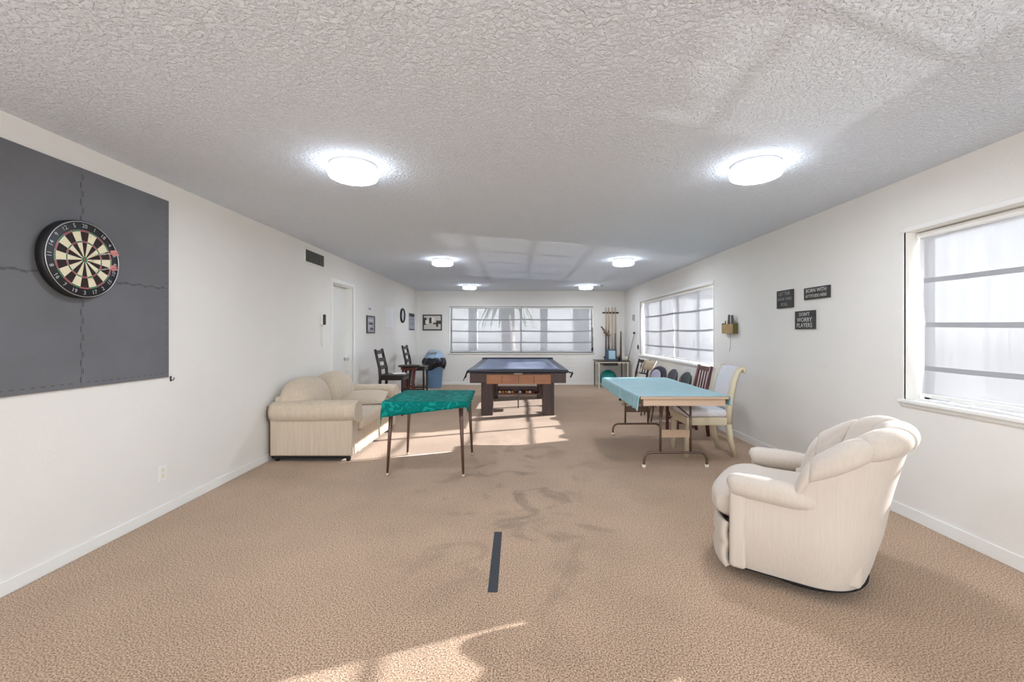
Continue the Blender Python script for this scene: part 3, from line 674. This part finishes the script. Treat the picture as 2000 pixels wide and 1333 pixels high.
# brocade pattern
m = M['green']; n = m.node_tree; b = n.nodes['Principled BSDF']
vo = n.nodes.new('ShaderNodeTexVoronoi'); vo.inputs['Scale'].default_value = 17; wv = n.nodes.new('ShaderNodeTexNoise'); wv.inputs['Scale'].default_value = 9; wv.inputs['Detail'].default_value = 5; wv.inputs['Distortion'].default_value = 2.5
t = n.nodes.new('ShaderNodeTexCoord'); r = n.nodes.new('ShaderNodeValToRGB'); r.color_ramp.elements[0].position = .50; r.color_ramp.elements[1].position = .56
r.color_ramp.elements[0].color = lin((0, 104, 96)); r.color_ramp.elements[1].color = lin((18, 136, 126))
n.links.new(t.outputs['Object'], wv.inputs[0]); n.links.new(wv.outputs[0], r.inputs[0]); n.links.new(r.outputs[0], b.inputs['Base Color'])
bm = drape(cx0, cx1, cy0, cy1, ((.17, .17), (.10, .045), (.02, .02), (.10, .03)), cz, 3, r0=.01)
tag(obj('tablecloth', bm, 'green', smooth=True, solid=.002), 'emerald green patterned cloth on the small card table', 'tablecloth')

# ------------------------------------------------------------ folding table
tx0, tx1, ty0, ty1, tz = 1.15, 1.97, 4.08, 5.86, .74
ft = thing('folding_table', 'long folding table with brown tubular legs by the white chair', 'table', (0, 0, 0))
bm = B(); box(bm, tx0, tx1, ty0, ty1, tz-.028, tz, .006); obj('tabletop', bm, 'tabletop', ft)
bm = B(); box(bm, tx0+.03, tx1-.03, ty0+.015, ty0+.035, tz-.09, tz-.028); box(bm, tx0+.03, tx1-.03, ty1-.035, ty1-.015, tz-.09, tz-.028); box(bm, tx0+.03, tx0+.05, ty0+.035, ty1-.035, tz-.09, tz-.028); box(bm, tx1-.05, tx1-.03, ty0+.035, ty1-.035, tz-.09, tz-.028)
obj('apron', bm, 'tabletop', ft)
xc = 1.565
for (y, ybr) in ((4.34, 4.75), (5.74, 5.3)):
    bm = B()
    for s in (-1, 1): tube(bm, [(xc+s*.148, y, tz-.08), (xc+s*.148, y, .15)], .012, 10)
    pts = [(xc-.31, y, .02), (xc-.31, y, .06)] + arc((xc-.235, y, .075), .075, PI, PI/2, 6) + [(xc, y, .15)] + arc((xc+.235, y, .075), .075, PI/2, 0, 6) + [(xc+.31, y, .06), (xc+.31, y, .02)]
    tube(bm, pts, .013, 10); tube(bm, [(xc-.2, y, tz-.085), (xc+.2, y, tz-.085)], .014, 8)
    lg = obj('leg_frame', bm, 'brownmetal', ft)
    bm = B(); box(bm, xc-.14, xc+.14, y-.006, y+.006, .30, .375, .002); obj('cross_panel', bm, 'tabletop' if y < 5 else 'brownmetal', lg)
    for s in (-1, 1):
        bm = B(); lathe(bm, [(.014, 0), (.021, .004), (.021, .028), (.015, .034)], (xc+s*.31, y, 0), 16); obj('foot_cap', bm, 'ivoryplastic', lg)
    bm = B(); tube(bm, [(xc+.148, y, .50), (xc+.10, y+(ybr-y)*.3, .56), (xc, ybr, tz-.06)], .008, 8); tube(bm, [(xc-.148, y, .50), (xc-.10, y+(ybr-y)*.3, .56), (xc, ybr, tz-.06)], .008, 8); obj('brace', bm, 'brownmetal', lg)
bm = drape(tx0, tx1, ty0, ty1, ((.15, .004), (.10, .006), (.16, .05), (.12, .05)), tz, 8, n=60, r0=.012, wave=.01)
tag(obj('tablecloth', bm, 'teal', smooth=True, solid=.002), 'pale teal cloth draped over the long folding table', 'tablecloth')

# ------------------------------------------------------------ white chair with scroll back
wc = thing('side_chair', 'cream wooden side chair with scroll back and white pad at folding table', 'chair', (2.06, 4.90, 0), .0)
# local: front = -x
bm = B(); box(bm, -.25, .22, -.22, .22, .345, .43, .008); obj('seat_frame', bm, 'cream_wood', wc)
bm = B(); box(bm, -.255, .20, -.215, .215, .43, .51, .035, 4); obj('seat_cushion', bm, 'whitepad', wc, smooth=True)
for s in (-1, 1):
    bm = B(); tube(bm, [(-.235, s*.20, .35), (-.245, s*.20, 0)], [.038, .027], 4); obj('leg', bm, 'cream_wood', wc)
    bm = B(); tube(bm, [(.20, s*.20, .36), (.225, s*.20, .18), (.275, s*.20, 0)], [.04, .036, .027], 4); obj('leg', bm, 'cream_wood', wc)
    bm = B()
    P_ = [(.20, .36), (.205, .50), (.225, .65), (.255, .80), (.29, .90), (.325, .945), (.36, .95), (.375, .925), (.365, .905)]
    def strip(u, v, P_=P_, s=s):
        i = min(int(u*(len(P_)-1)), len(P_)-2); f = u*(len(P_)-1)-i
        x = P_[i][0]*(1-f)+P_[i+1][0]*f; z = P_[i][1]*(1-f)+P_[i+1][1]*f
        return x, z
    tube(bm, [(p[0], s*.205, p[1]) for p in P_], [.04, .04, .038, .036, .034, .030, .026, .022, .018], 4); obj('back_post', bm, 'cream_wood', wc)
bm = B()
def bk(u, v):
    i = 1+u*(len(P_)-2.01); k_ = int(i); f = i-k_; x = P_[k_][0]*(1-f)+P_[k_+1][0]*f; z = P_[k_][1]*(1-f)+P_[k_+1][1]*f
    return (x, (v-.5)*.37, z)
grid(bm, bk, 24, 6); obj('backrest', bm, 'whitepad', wc, smooth=True, solid=.035)
bm = B(); box(bm, .205, .24, -.18, .18, .44, .52, .006); box(bm, .25, .275, -.17, .17, .15, .18, .004); obj('back_rail', bm, 'cream_wood', wc)

# ------------------------------------------------------------ row of chairs along the right wall
def wood_chair(label, loc, rz, mat_='espresso', seat_z=.45, top=.88, w=.42, seat_m=None, name='dining_chair', slats=2, group=None, vertical=False):
    """front = -x"""
    t = thing(name, label, 'chair', loc, rz, group); h = w/2
    bm = B(); box(bm, -.20, .20, -h, h, seat_z-.035, seat_z, .01, 3); obj('seat', bm, seat_m or mat_, t)
    bm = B(); box(bm, -.18, .185, -h+.02, -h+.035, seat_z-.09, seat_z-.035); box(bm, -.18, .185, h-.035, h-.02, seat_z-.09, seat_z-.035); box(bm, -.19, -.175, -h+.035, h-.035, seat_z-.09, seat_z-.035); obj('apron', bm, mat_, t)
    for s in (-1, 1):
        bm = B(); box(bm, -.19, -.155, s*(h-.025)-.018, s*(h-.025)+.018, 0, seat_z-.035, .004); obj('leg', bm, mat_, t)
        bm = B(); tube(bm, [(.23, s*(h-.02), 0), (.185, s*(h-.02), seat_z-.05), (.195, s*(h-.02), seat_z+.1), (.27, s*(h-.02), top)], [.022, .026, .026, .022], 4); obj('rear_post', bm, mat_, t)
    bm = B()
    if slats == 'v':
        box(bm, -.012, .012, -h+.02, h-.02, -.03, .03, .004, mtx=xf((.263, 0, top-.04), (0, .17, 0)))
        for y in (-.08, 0, .08): tube(bm, [(.2, y, seat_z+.1), (.26, y, top-.05)], .010, 6)
        box(bm, -.01, .01, -h+.02, h-.02, -.015, .015, .003, mtx=xf((.2, 0, seat_z+.1), (0, .17, 0)))
    else:
        for i in range(slats):
            z = top-.05-i*(top-seat_z-.16)/max(1, slats-1) if slats > 1 else top-.05
            x = .195+(z-seat_z-.1)/(top-seat_z-.1)*.075
            box(bm, -.009, .009, -h+.02, h-.02, -.032, .032, .004, mtx=xf((x, 0, z), (0, .17, 0)))
    obj('back_slats', bm, mat_, t)
    bm = B(); box(bm, -.165, .19, -h+.02, -h+.035, .16, .185); box(bm, -.165, .19, h-.035, h-.02, .16, .185); obj('stretcher', bm, mat_, t)
    return t
wood_chair('dark reddish wood chair between white chair and round-backed chairs', (2.24, 5.86, 0), 0, 'mahog', top=.90, slats='v')
def round_chair(label, loc, rz, bm_, sm_):
    t = thing('stacking_chair', label, 'chair', loc, rz, 'round-backed chairs along the window wall')
    bm = B(); box(bm, -.21, .19, -.2, .2, .42, .46, .018, 4); obj('seat', bm, sm_, t, smooth=True)
    def fn(u, v):
        th_ = v*2*PI; r_ = u; y = .195*r_*math.cos(th_); z = .16*r_*math.sin(th_)
        return (.045*(1-(y/.2)**2)*.6, y, z)
    bm = B(); vs = grid(bm, lambda u, v: fn(max(u, .01), v), 8, 30); bmesh.ops.remove_doubles(bm, verts=bm.verts, dist=.0004)
    obj('backrest', bm, bm_, t, smooth=True, loc=(.225, 0, .615), rot=(0, .2, 0), solid=.03)
    for s in (-1, 1):
        bm = B(); tube(bm, [(-.2, s*.2, 0), (-.14, s*.19, .40), (-.1, s*.19, .425)], .011, 8); obj('leg', bm, 'brownmetal', t)
        bm = B(); tube(bm, [(.27, s*.2, 0), (.15, s*.19, .43), (.19, s*.175, .55), (.235, s*.15, .66)], .011, 8); obj('leg', bm, 'brownmetal', t)
    return t
round_chair('round-backed green-black chair next to the reddish wood chair', (2.21, 6.38, 0), 0, 'greenblack', 'greenblack')
round_chair('round-backed charcoal chair, middle of the three', (2.21, 6.92, 0), 0, 'darkseat', 'darkseat')
rc = round_chair('round-backed dark chair with pale lilac pad, farthest of three', (2.21, 7.46, 0), .35, 'darkseat', 'lilac')
bm = B(); sphere(bm, (0, 0, 0), .13, (.12, 1, .9)); obj('back_pad', bm, 'lilac', rc, loc=(.175, 0, .60), rot=(0, .2, 0), smooth=True)
# folding chair
fc = thing('folding_chair', 'tan metal folding chair with slanted back beyond the round-backed chairs', 'chair', (2.22, 8.0, 0), .2)
bm = B(); box(bm, -.19, .17, -.19, .19, .43, .45, .006); obj('seat', bm, 'tan_metal', fc)
for s in (-1, 1):
    bm = B(); tube(bm, [(-.22, s*.21, 0), (.02, s*.205, .45), (.24, s*.20, .84)], .012, 8); obj('front_leg', bm, 'tan_metal', fc)
    bm = B(); tube(bm, [(.24, s*.19, 0), (.02, s*.19, .42)], .012, 8); obj('leg', bm, 'tan_metal', fc)
def fbk(u, v): return (.185+.06*v+.02*math.sin(PI*u), (u-.5)*.40, .66+.17*v)
bm = B(); grid(bm, fbk, 12, 3); obj('backrest', bm, 'tan_metal', fc, smooth=True, solid=.012)
wood_chair('near-black slat-back chair nearest the cue table', (2.27, 8.60, 0), .3, 'espresso', top=.82, slats='v')

# ------------------------------------------------------------ left side: counter chairs, stool, bin
wood_chair('black ladder-back counter chair behind the loveseat', (-2.02, 7.30, 0), PI, 'espresso', seat_z=.66, top=1.07, w=.40, slats=3, name='counter_chair', group='dark counter chairs')
wood_chair('black ladder-back counter chair beside the blue bin', (-2.10, 9.30, 0), PI, 'espresso', seat_z=.65, top=1.08, w=.40, slats=3, name='counter_chair', group='dark counter chairs')
st = thing('pub_table', 'small round red-brown table between the two dark counter chairs', 'table', (-2.03, 8.3, 0))
bm = B(); lathe(bm, [(0, 0), (.19, 0), (.2, .008), (.2, .026), (.19, .034), (0, .034)], (0, 0, .70), 36); obj('tabletop', bm, 'espresso', st)
bm = B(); lathe(bm, [(.14, 0), (.15, 0), (.15, .05), (.14, .05)], (0, 0, .65), 30, cap=False); obj('apron', bm, 'mahog', st)
for k in range(4):
    a = PI/4+k*PI/2; bm = B(); tube(bm, [(.13*math.cos(a), .13*math.sin(a), .66), (.10*math.cos(a), .10*math.sin(a), .4), (.18*math.cos(a), .18*math.sin(a), 0)], [.02, .016, .02], 10); obj('leg', bm, 'mahog', st)
bm = B(); lathe(bm, [(.09, 0), (.125, 0), (.125, .018), (.09, .018)], (0, 0, .32), 24, cap=False); obj('foot_ring', bm, 'mahog', st)
bm = B(); box(bm, -.10, .10, -.07, .07, 0, .012, .002); tag(obj('magazine', bm, 'paper', loc=(-1.95, 7.30, .6605), rot=(0, 0, .5)), 'white magazine on the seat of the nearer counter chair', 'magazine')
bn = thing('trash_bin', 'blue plastic trash bin with black bag and domed lid in far left corner', 'trash bin', (-2.03, 10.85, 0))
bm = B(); lathe(bm, [(0, 0), (.175, 0), (.18, .02), (.225, .60), (.235, .605), (.235, .63), (.22, .63)], n=36); obj('body', bm, 'bin', bn)
bm = B()
def bag(u, v):
    a = u*2*PI; z = .74-.26*v*(1+.18*math.sin(3*a+1)); r_ = .245+.045*math.sin(PI*v)+.012*math.sin(9*a+4*v)
    return (r_*math.cos(a), r_*math.sin(a), z)
grid(bm, bag, 60, 8, close_u=True); obj('bag_rim', bm, 'bag', bn, smooth=True, solid=.004)
bm = B(); lathe(bm, [(0, .93), (.09, .925), (.15, .90), (.19, .85), (.215, .79), (.25, .745), (.25, .725), (.0, .725)][::-1], n=36); obj('lid', bm, 'binlid', bn)
bm = B(); box(bm, -.11, .11, -.215, -.17, .855, .90, .015, 3); obj('lid_flap', bm, 'duct', bn)

# ------------------------------------------------------------ pool table
pt_ = thing('pool_table', 'large pool table with navy cover and walnut cabinet in the room centre', 'pool table', (0, 0, 0))
px0, px1, py0, py1, pz = -.745, .785, 6.63, 9.62, .78
rw = .15
bm = B()
box(bm, px0, px1, py0, py0+rw, pz-.05, pz, .018, 3); box(bm, px0, px1, py1-rw, py1, pz-.05, pz+.028, .018, 3)
box(bm, px0, px0+rw, py0+rw, py1-rw, pz-.05, pz, .018, 3); box(bm, px1-rw, px1, py0+rw, py1-rw, pz-.05, pz, .018, 3)
obj('rails', bm, 'navy', pt_)
bm = B()
def bed(u, v):
    x = px0+rw-.02+u*(px1-px0-2*rw+.04); y = py0+rw-.02+v*(py1-py0-2*rw+.04)
    e_ = min(u, 1-u)*5; f_ = min(v, 1-v)*10; s_ = min(1, e_)*min(1, f_)
    return (x, y, pz+.004-.03*s_+.004*math.sin(x*9+y*2)*s_)
grid(bm, bed, 30, 50); obj('cloth_cover', bm, 'bluegrey', pt_, smooth=True)
bm = B(); xm = (px0+px1)/2
box(bm, px0+.035, px1-.035, py0+.04, py1-.04, .575, pz-.05, .008); cb = obj('cabinet', bm, 'ptwood', pt_)
bm = B(); box(bm, -.455, .515, py0-.01, py0+.039, .565, .705, .006); box(bm, -.44, .50, py0-.014, py0-.0101, .575, .695, .002)
dr = obj('ball_return_panel', bm, 'ptlight', pt_)
bm = B()
for x in (-.22, .03, .26): box(bm, x-.004, x+.004, py0-.016, py0-.0141, .58, .69)
obj('panel_groove', bm, 'ptwood', dr)
bm = B(); box(bm, -.04, .09, py0+.03, py0+.04, .707, .728, .002); obj('name_plate', bm, 'tan_metal', pt_)
for x0 in (-.575, .42):
    for y0 in (7.13, 8.98):
        bm = B(); box(bm, x0, x0+.19, y0, y0+.19, 0, .575, .008)
        for i in range(3): box(bm, x0+.03+i*.05, x0+.045+i*.05, y0-.004, y0-.0005, .03, .55)
        obj('leg', bm, 'ptwood', pt_)
bm = B(); box(bm, -.34, .39, 8.0, 8.02, .26, .37, .004); box(bm, -.34, .39, 7.70, 7.72, .26, .283, .004); box(bm, -.34, .39, 7.72, 8.0, .25, .268); box(bm, -.355, -.34, 7.70, 8.02, .25, .45); box(bm, .39, .405, 7.70, 8.02, .25, .45)
obj('ball_tray', bm, 'mahog', pt_)
bm = B()
for x in (-.3475, .3975): box(bm, x-.0075, x+.0075, 7.84, 7.88, .45, .575)
box(bm, .02, .04, 7.85, 7.87, .0, .25); obj('tray_hanger', bm, 'ptwood', pt_)
# drooping corners of the cover
def flap(cx, s, lab):
    bm = B()
    def fn(u, v):
        y = py0+.02+u*.34; w_ = 1-u*.8
        return (cx+s*(.006+.05*v*w_+.01*math.sin(u*12)*v), y-.02*v, pz-.01-v*.15*w_-.01)
    grid(bm, fn, 10, 6); obj('cover_corner', bm, 'black', pt_, smooth=True, solid=.006)
flap(px0, -1, '')
bm = B(); tube(bm, [(px1, py0+.05, pz-.03), (px1+.03, py0+.045, pz-.05), (px1+.055, py0+.04, pz-.035), (px1+.05, py0+.04, pz-.08), (px1+.03, py0+.04, pz-.12)], .012, 8); sphere(bm, (px1+.06, py0+.04, pz-.06), .016); obj('cover_tie', bm, 'black', pt_, smooth=True)
bx = [-.30, -.245, -.185, -.13, -.075, .06, .115, .18, .235, .29]
cols = ['ball_w', 'ball_y', 'ball_y', 'ball_w', 'ball_y', 'ball_w', 'ball_b', 'ball_y', 'ball_w', 'ball_r']
nm = {'ball_w': 'white', 'ball_y': 'amber', 'ball_r': 'red', 'ball_b': 'navy'}
place = ['at left end of the tray', 'second from left in the tray', 'third from left in the tray', 'fourth from left in the tray', 'fifth from left in the tray', 'just right of the tray middle', 'sixth from right gap, next to a white ball', 'third from right in the tray', 'second from right in the tray', 'at right end of the tray']
place[6] = 'fourth from right in the tray'
for i, x in enumerate(bx):
    bm = B(); sphere(bm, (0, 0, 0), .0285); tag(obj('pool_ball', bm, cols[i], smooth=True, loc=(x, 7.75+.0*i, .297)), f'{nm[cols[i]]} ball {place[i]} under the pool table', 'pool ball', 'balls in the pool table tray')

# ------------------------------------------------------------ cue corner
dk = thing('side_table', 'narrow dark-topped metal table under the cue rack', 'table', (0, 0, 0))
bm = B(); box(bm, 1.97, 2.74, 10.66, 11.36, .645, .665, .004); obj('tabletop', bm, 'espresso', dk)
bm = B(); box(bm, 1.99, 2.72, 10.67, 11.34, .615, .645, .002); obj('rim', bm, 'ivoryplastic', dk)
bm = B(); box(bm, 2.12, 2.46, 10.70, 11.2, .55, .615, .006); obj('drawer', bm, 'espresso', dk)
for x, y, m_ in ((2.005, 10.69, 'ivoryplastic'), (2.70, 10.69, 'ivoryplastic'), (2.005, 11.32, 'brownmetal'), (2.70, 11.32, 'brownmetal')):
    bm = B(); box(bm, x-.012, x+.012, y-.012, y+.012, 0, .615, .002); obj('leg', bm, m_, dk)
bm = B(); sphere(bm, (0, 0, 0), .215, n=32)
tag(obj('exercise_ball', bm, 'tealball', smooth=True, loc=(2.27, 10.95, .215)), 'teal rubber ball on the floor under the side table', 'ball')
rk = thing('cue_rack', 'wall-mounted wooden cue rack with dark crossbar on the end wall', 'cue rack', (2.44, YB, 0))
bm = B(); box(bm, -.21, .21, -.032, 0, 1.855, 1.89, .004); obj('crossbar', bm, 'espresso', rk)
bm = B(); box(bm, -.18, .18, -.075, 0, .69, .715, .003); box(bm, -.18, .18, -.012, 0, .715, .74); obj('lower_shelf', bm, 'brown', rk)
for i, (x, lb, bt) in enumerate(((-.13, 'first cue from the left in the wall rack', .68), (-.06, 'second cue from the left in the wall rack', .7), (.03, 'pale all-maple cue, third from left in the wall rack', .0), (.11, 'rightmost cue in the wall rack', .62))):
    q = thing('pool_cue', lb, 'pool cue', (2.44+x, YB-.0, .716), group='cues standing in the wall rack')
    bm = B(); tube(bm, [(0, -.055, bt if bt else 0), (0, -.045, 1.27)], [.0145 if bt else .018, .009], 12); obj('shaft', bm, 'cue', q)
    bm = B(); tube(bm, [(0, -.045, 1.27), (0, -.045, 1.285)], .0085, 12); obj('tip', bm, 'tape', q)
    if bt:
        bm = B(); tube(bm, [(0, -.058, 0), (0, -.055, bt)], [.02, .0146], 12); obj('butt', bm, 'cue_butt', q)
br = thing('table_brush', 'worn brush hanging diagonally beside the cue rack', 'brush', (2.26, YB-.105, 1.42))
br.rotation_euler = (0, -.85+PI/2, 0)
bm = B(); box(bm, -.02, .21, -.02, .02, -.02, .02, .012, 3); obj('wooden_back', bm, 'brush', br)
bm = B(); box(bm, .02, .20, -.018, .018, -.06, -.02, .006); obj('bristles', bm, 'brown', br)
bm = B(); tube(bm, [(-.02, 0, 0), (-.07, 0, .01), (-.12, 0, .015)], [.015, .012, .018], 10); obj('handle', bm, 'espresso', br)
pf = thing('photo_frame', 'small blue and white photo frame standing on the side table', 'picture frame', (2.36, 10.98, .665), -.1)
bm = B(); box(bm, -.13, .13, -.008, .008, 0, .27, .004, mtx=xf((0, 0, 0), (-.15, 0, 0))); obj('frame', bm, 'bluedark', pf)
bm = B(); box(bm, -.06, .10, -.0095, -.008, .03, .24, mtx=xf((0, 0, 0), (-.15, 0, 0))); obj('print', bm, 'bluepic', pf)
bm = B(); box(bm, -.03, .03, 0, .006, 0, .2, mtx=xf((0, .085, 0), (.28, 0, 0))); obj('easel_leg', bm, 'bluedark', pf)
bm = B(); lathe(bm, [(0, 0), (.038, 0), (.044, .10), (.041, .10), (.036, .008), (0, .008)], n=24); tag(obj('cup', bm, 'ivoryplastic', loc=(2.69-.0, 10.85, .665)), 'cream cup on the right end of the side table', 'cup')
bm = B(); lathe(bm, [(0, 0), (.03, 0), (.03, .06), (.012, .09), (.012, .13), (0, .13)], n=20); tag(obj('chalk_pot', bm, 'espresso', loc=(2.53, 10.9, .665)), 'small dark bottle between photo frame and leaning club', 'bottle')
bm = B(); tube(bm, [(2.60, 11.0, .685), (2.70, 11.4, 1.385)], [.028, .014], 12); tag(obj('wooden_club', bm, 'brown'), 'thick brown wooden stick leaning in the corner', 'stick')
gs_ = thing('leaning_stick', 'thin grey stick with dark ball tip leaning on right wall', 'stick', (0, 0, 0))
bm = B(); tube(bm, [(2.71, 10.72, .667), (2.775, 10.40, 1.33)], .010, 10); obj('shaft', bm, 'duct', gs_)
bm = B(); sphere(bm, (2.770, 10.39, 1.345), .026); obj('ball_tip', bm, 'tape', gs_, smooth=True)

# ------------------------------------------------------------ swivel armchair
ac = thing('swivel_armchair', 'ivory swivel barrel armchair with channel-tufted back in right foreground', 'armchair', (1.63, 2.49, 0))
ac.rotation_euler = (0, 0, math.atan2(.60, -.80))        # local +x is the front
# plan curve of the shell: u 0..1 from right arm front, round the back, to left arm front
def plan(u, w=.385, xf_=.30, xb=-.30, rr=.30):
    # straight sides then elliptical back
    s1 = .30
    if u < s1: t_ = u/s1; return Vector((xf_+( -.02-xf_)*t_, -w, 0)), Vector((0, -1, 0))
    if u > 1-s1: t_ = (1-u)/s1; return Vector((xf_+(-.02-xf_)*t_, w, 0)), Vector((0, 1, 0))
    a = -PI/2-(u-s1)/(1-2*s1)*PI
    c, s = math.cos(a), math.sin(a)
    ex = .30; p = Vector((-.02+ex*math.copysign(abs(c)**.85, c), w*math.copysign(abs(s)**.85, s), 0))
    nrm = Vector((c/ex*w, s, 0)).normalized(); return p, nrm
def sm(a): a = max(0, min(1, a)); return a*a*(3-2*a)
def backness(u): return sm((.26-abs(u-.5))/.26)
def topz(u):
    a = max(0, min(1, (.27-abs(u-.5))/.21)); return .485+.325*math.sin(a*PI/2)**.85
def lean(u, z):
    k = max(0, (z-.22))/.65; return Vector((-.150*(k**1.15), 0, 0))*(.35+.65*backness(u))
bm = B()
NU, NV = 96, 14
def shell(u, v):
    p, nrm = plan(u); zt = topz(u)-.02; z = .06+(zt-.06)*v
    taper = -.05*(1-min(1, (z-.06)/.26))**1.6
    bulge = .010*math.sin(PI*min(1, z/.5))
    q = p+nrm*(taper+bulge)+lean(u, z)
    return (q.x, q.y, z)
vs = grid(bm, shell, NU, NV)
def inner(u, v):
    p, nrm = plan(u); zt = topz(u)-.02; z = zt-(zt-.25)*v
    q = p-nrm*(.11 if v > 0 else .07)+lean(u, z)
    return (q.x, q.y, z)
vi = grid(bm, inner, NU, 8)
for i in range(NU):
    bm.faces.new((vs[i][NV], vs[i+1][NV], vi[i+1][0], vi[i][0]))
obj('outer_shell', bm, 'arm', ac, smooth=True)
# channel-tufted backrest with rolled top, its roll fading out where it meets the arms
bm = B()
NC = 7
def back(u, v):
    uu = .205+u*.59; p, nrm = plan(uu, w=.385)
    e_ = sm(min(u, 1-u)/.13); ch = abs(math.sin(NC*PI*u))**.38; zt = topz(uu)+.03*e_
    puff = .030*ch*e_; rl = .026+.022*e_
    if v < .60:
        f = v/.60; z = .40+(zt-rl-.40)*f; off = -.125-puff*(.5+.5*math.sin(PI*f))-.03*math.sin(PI*f)*e_
    else:
        f = (v-.60)/.40; a = PI-f*PI*1.3; z = zt-rl+(rl+puff*.7)*math.sin(a); off = -.055+(.055+.008*e_+puff*.6)*math.cos(a)-(.012*(1-e_))
        if v == .60: off = off
    q = p+nrm*off+lean(uu, z)
    return (q.x, q.y, z)
grid(bm, back, 140, 36); obj('channel_backrest', bm, 'arm', ac, smooth=True, solid=.012)
for s in (-1, 1):
    bm = B()
    pts = [(.318, s*.345, .495), (.31, s*.345, .50), (.29, s*.345, .503), (.18, s*.345, .503), (.08, s*.350, .50), (.02, s*.350, .495), (-.04, s*.335, .485), (-.09, s*.30, .47)]
    tube(bm, pts, [.045, .066, .074, .078, .078, .074, .062, .04], 28, flat=.82); obj('arm', bm, 'arm', ac, smooth=True)
    bm = B(); box(bm, .235, .318, s*.345-.054, s*.345+.054, .07, .50, .022, 4); obj('arm_front', bm, 'arm', ac, smooth=True)
bm = B(); box(bm, -.25, .34, -.285, .285, .075, .30, .03, 4); 
obj('seat_base', bm, 'arm', ac, smooth=True)
bm = B()
def front(u, v):
    y = (u-.5)*.74; x = .325+.095*(1-abs(2*u-1)**3.5)+.014*abs(math.sin(2*PI*v))**.6; z = .06+v*.235
    return (x, y, z)
grid(bm, front, 30, 16); obj('front_panel', bm, 'arm', ac, smooth=True, solid=.03)
bm = B()
def cush(u, v):
    th_ = v*2*PI; c, s = math.cos(th_), math.sin(th_)
    y = (u-.5)*2
    hw = .335
    xf2 = .46-.05*abs(y)**3; xb2 = -.20
    xc2 = (xf2+xb2)/2; hx = (xf2-xb2)/2
    q = (1-abs(y)**6)
    x = xc2+hx*math.copysign(abs(c)**.5, c)*(.93+.07*q); z = .375+.095*math.copysign(abs(s)**.7, s)*(.55+.45*q**.6)+.012*q*(s > 0)
    yy = y*(hw if x > .30 else .275+.06*max(0, (x-.24)/.06))
    return (x, yy, z)
vs = grid(bm, cush, 32, 44)
for row in (vs[0], vs[-1]): bm.faces.new(row[:-1])
bmesh.ops.remove_doubles(bm, verts=bm.verts, dist=.0005)
obj('seat_cushion', bm, 'arm', ac, smooth=True)
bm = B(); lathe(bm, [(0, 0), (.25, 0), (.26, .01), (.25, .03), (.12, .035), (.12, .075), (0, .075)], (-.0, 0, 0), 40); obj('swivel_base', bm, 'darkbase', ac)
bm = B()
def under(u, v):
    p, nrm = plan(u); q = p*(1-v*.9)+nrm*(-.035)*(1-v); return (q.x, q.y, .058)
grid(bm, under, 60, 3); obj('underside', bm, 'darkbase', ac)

# ------------------------------------------------------------ tape on the carpet
bm = B(); box(bm, -.148, -.097, 2.245, 2.93, .0002, .0022, .0005); tag(obj('floor_tape', bm, 'tape'), 'dark strip of tape marking the throw line on the carpet', 'tape')
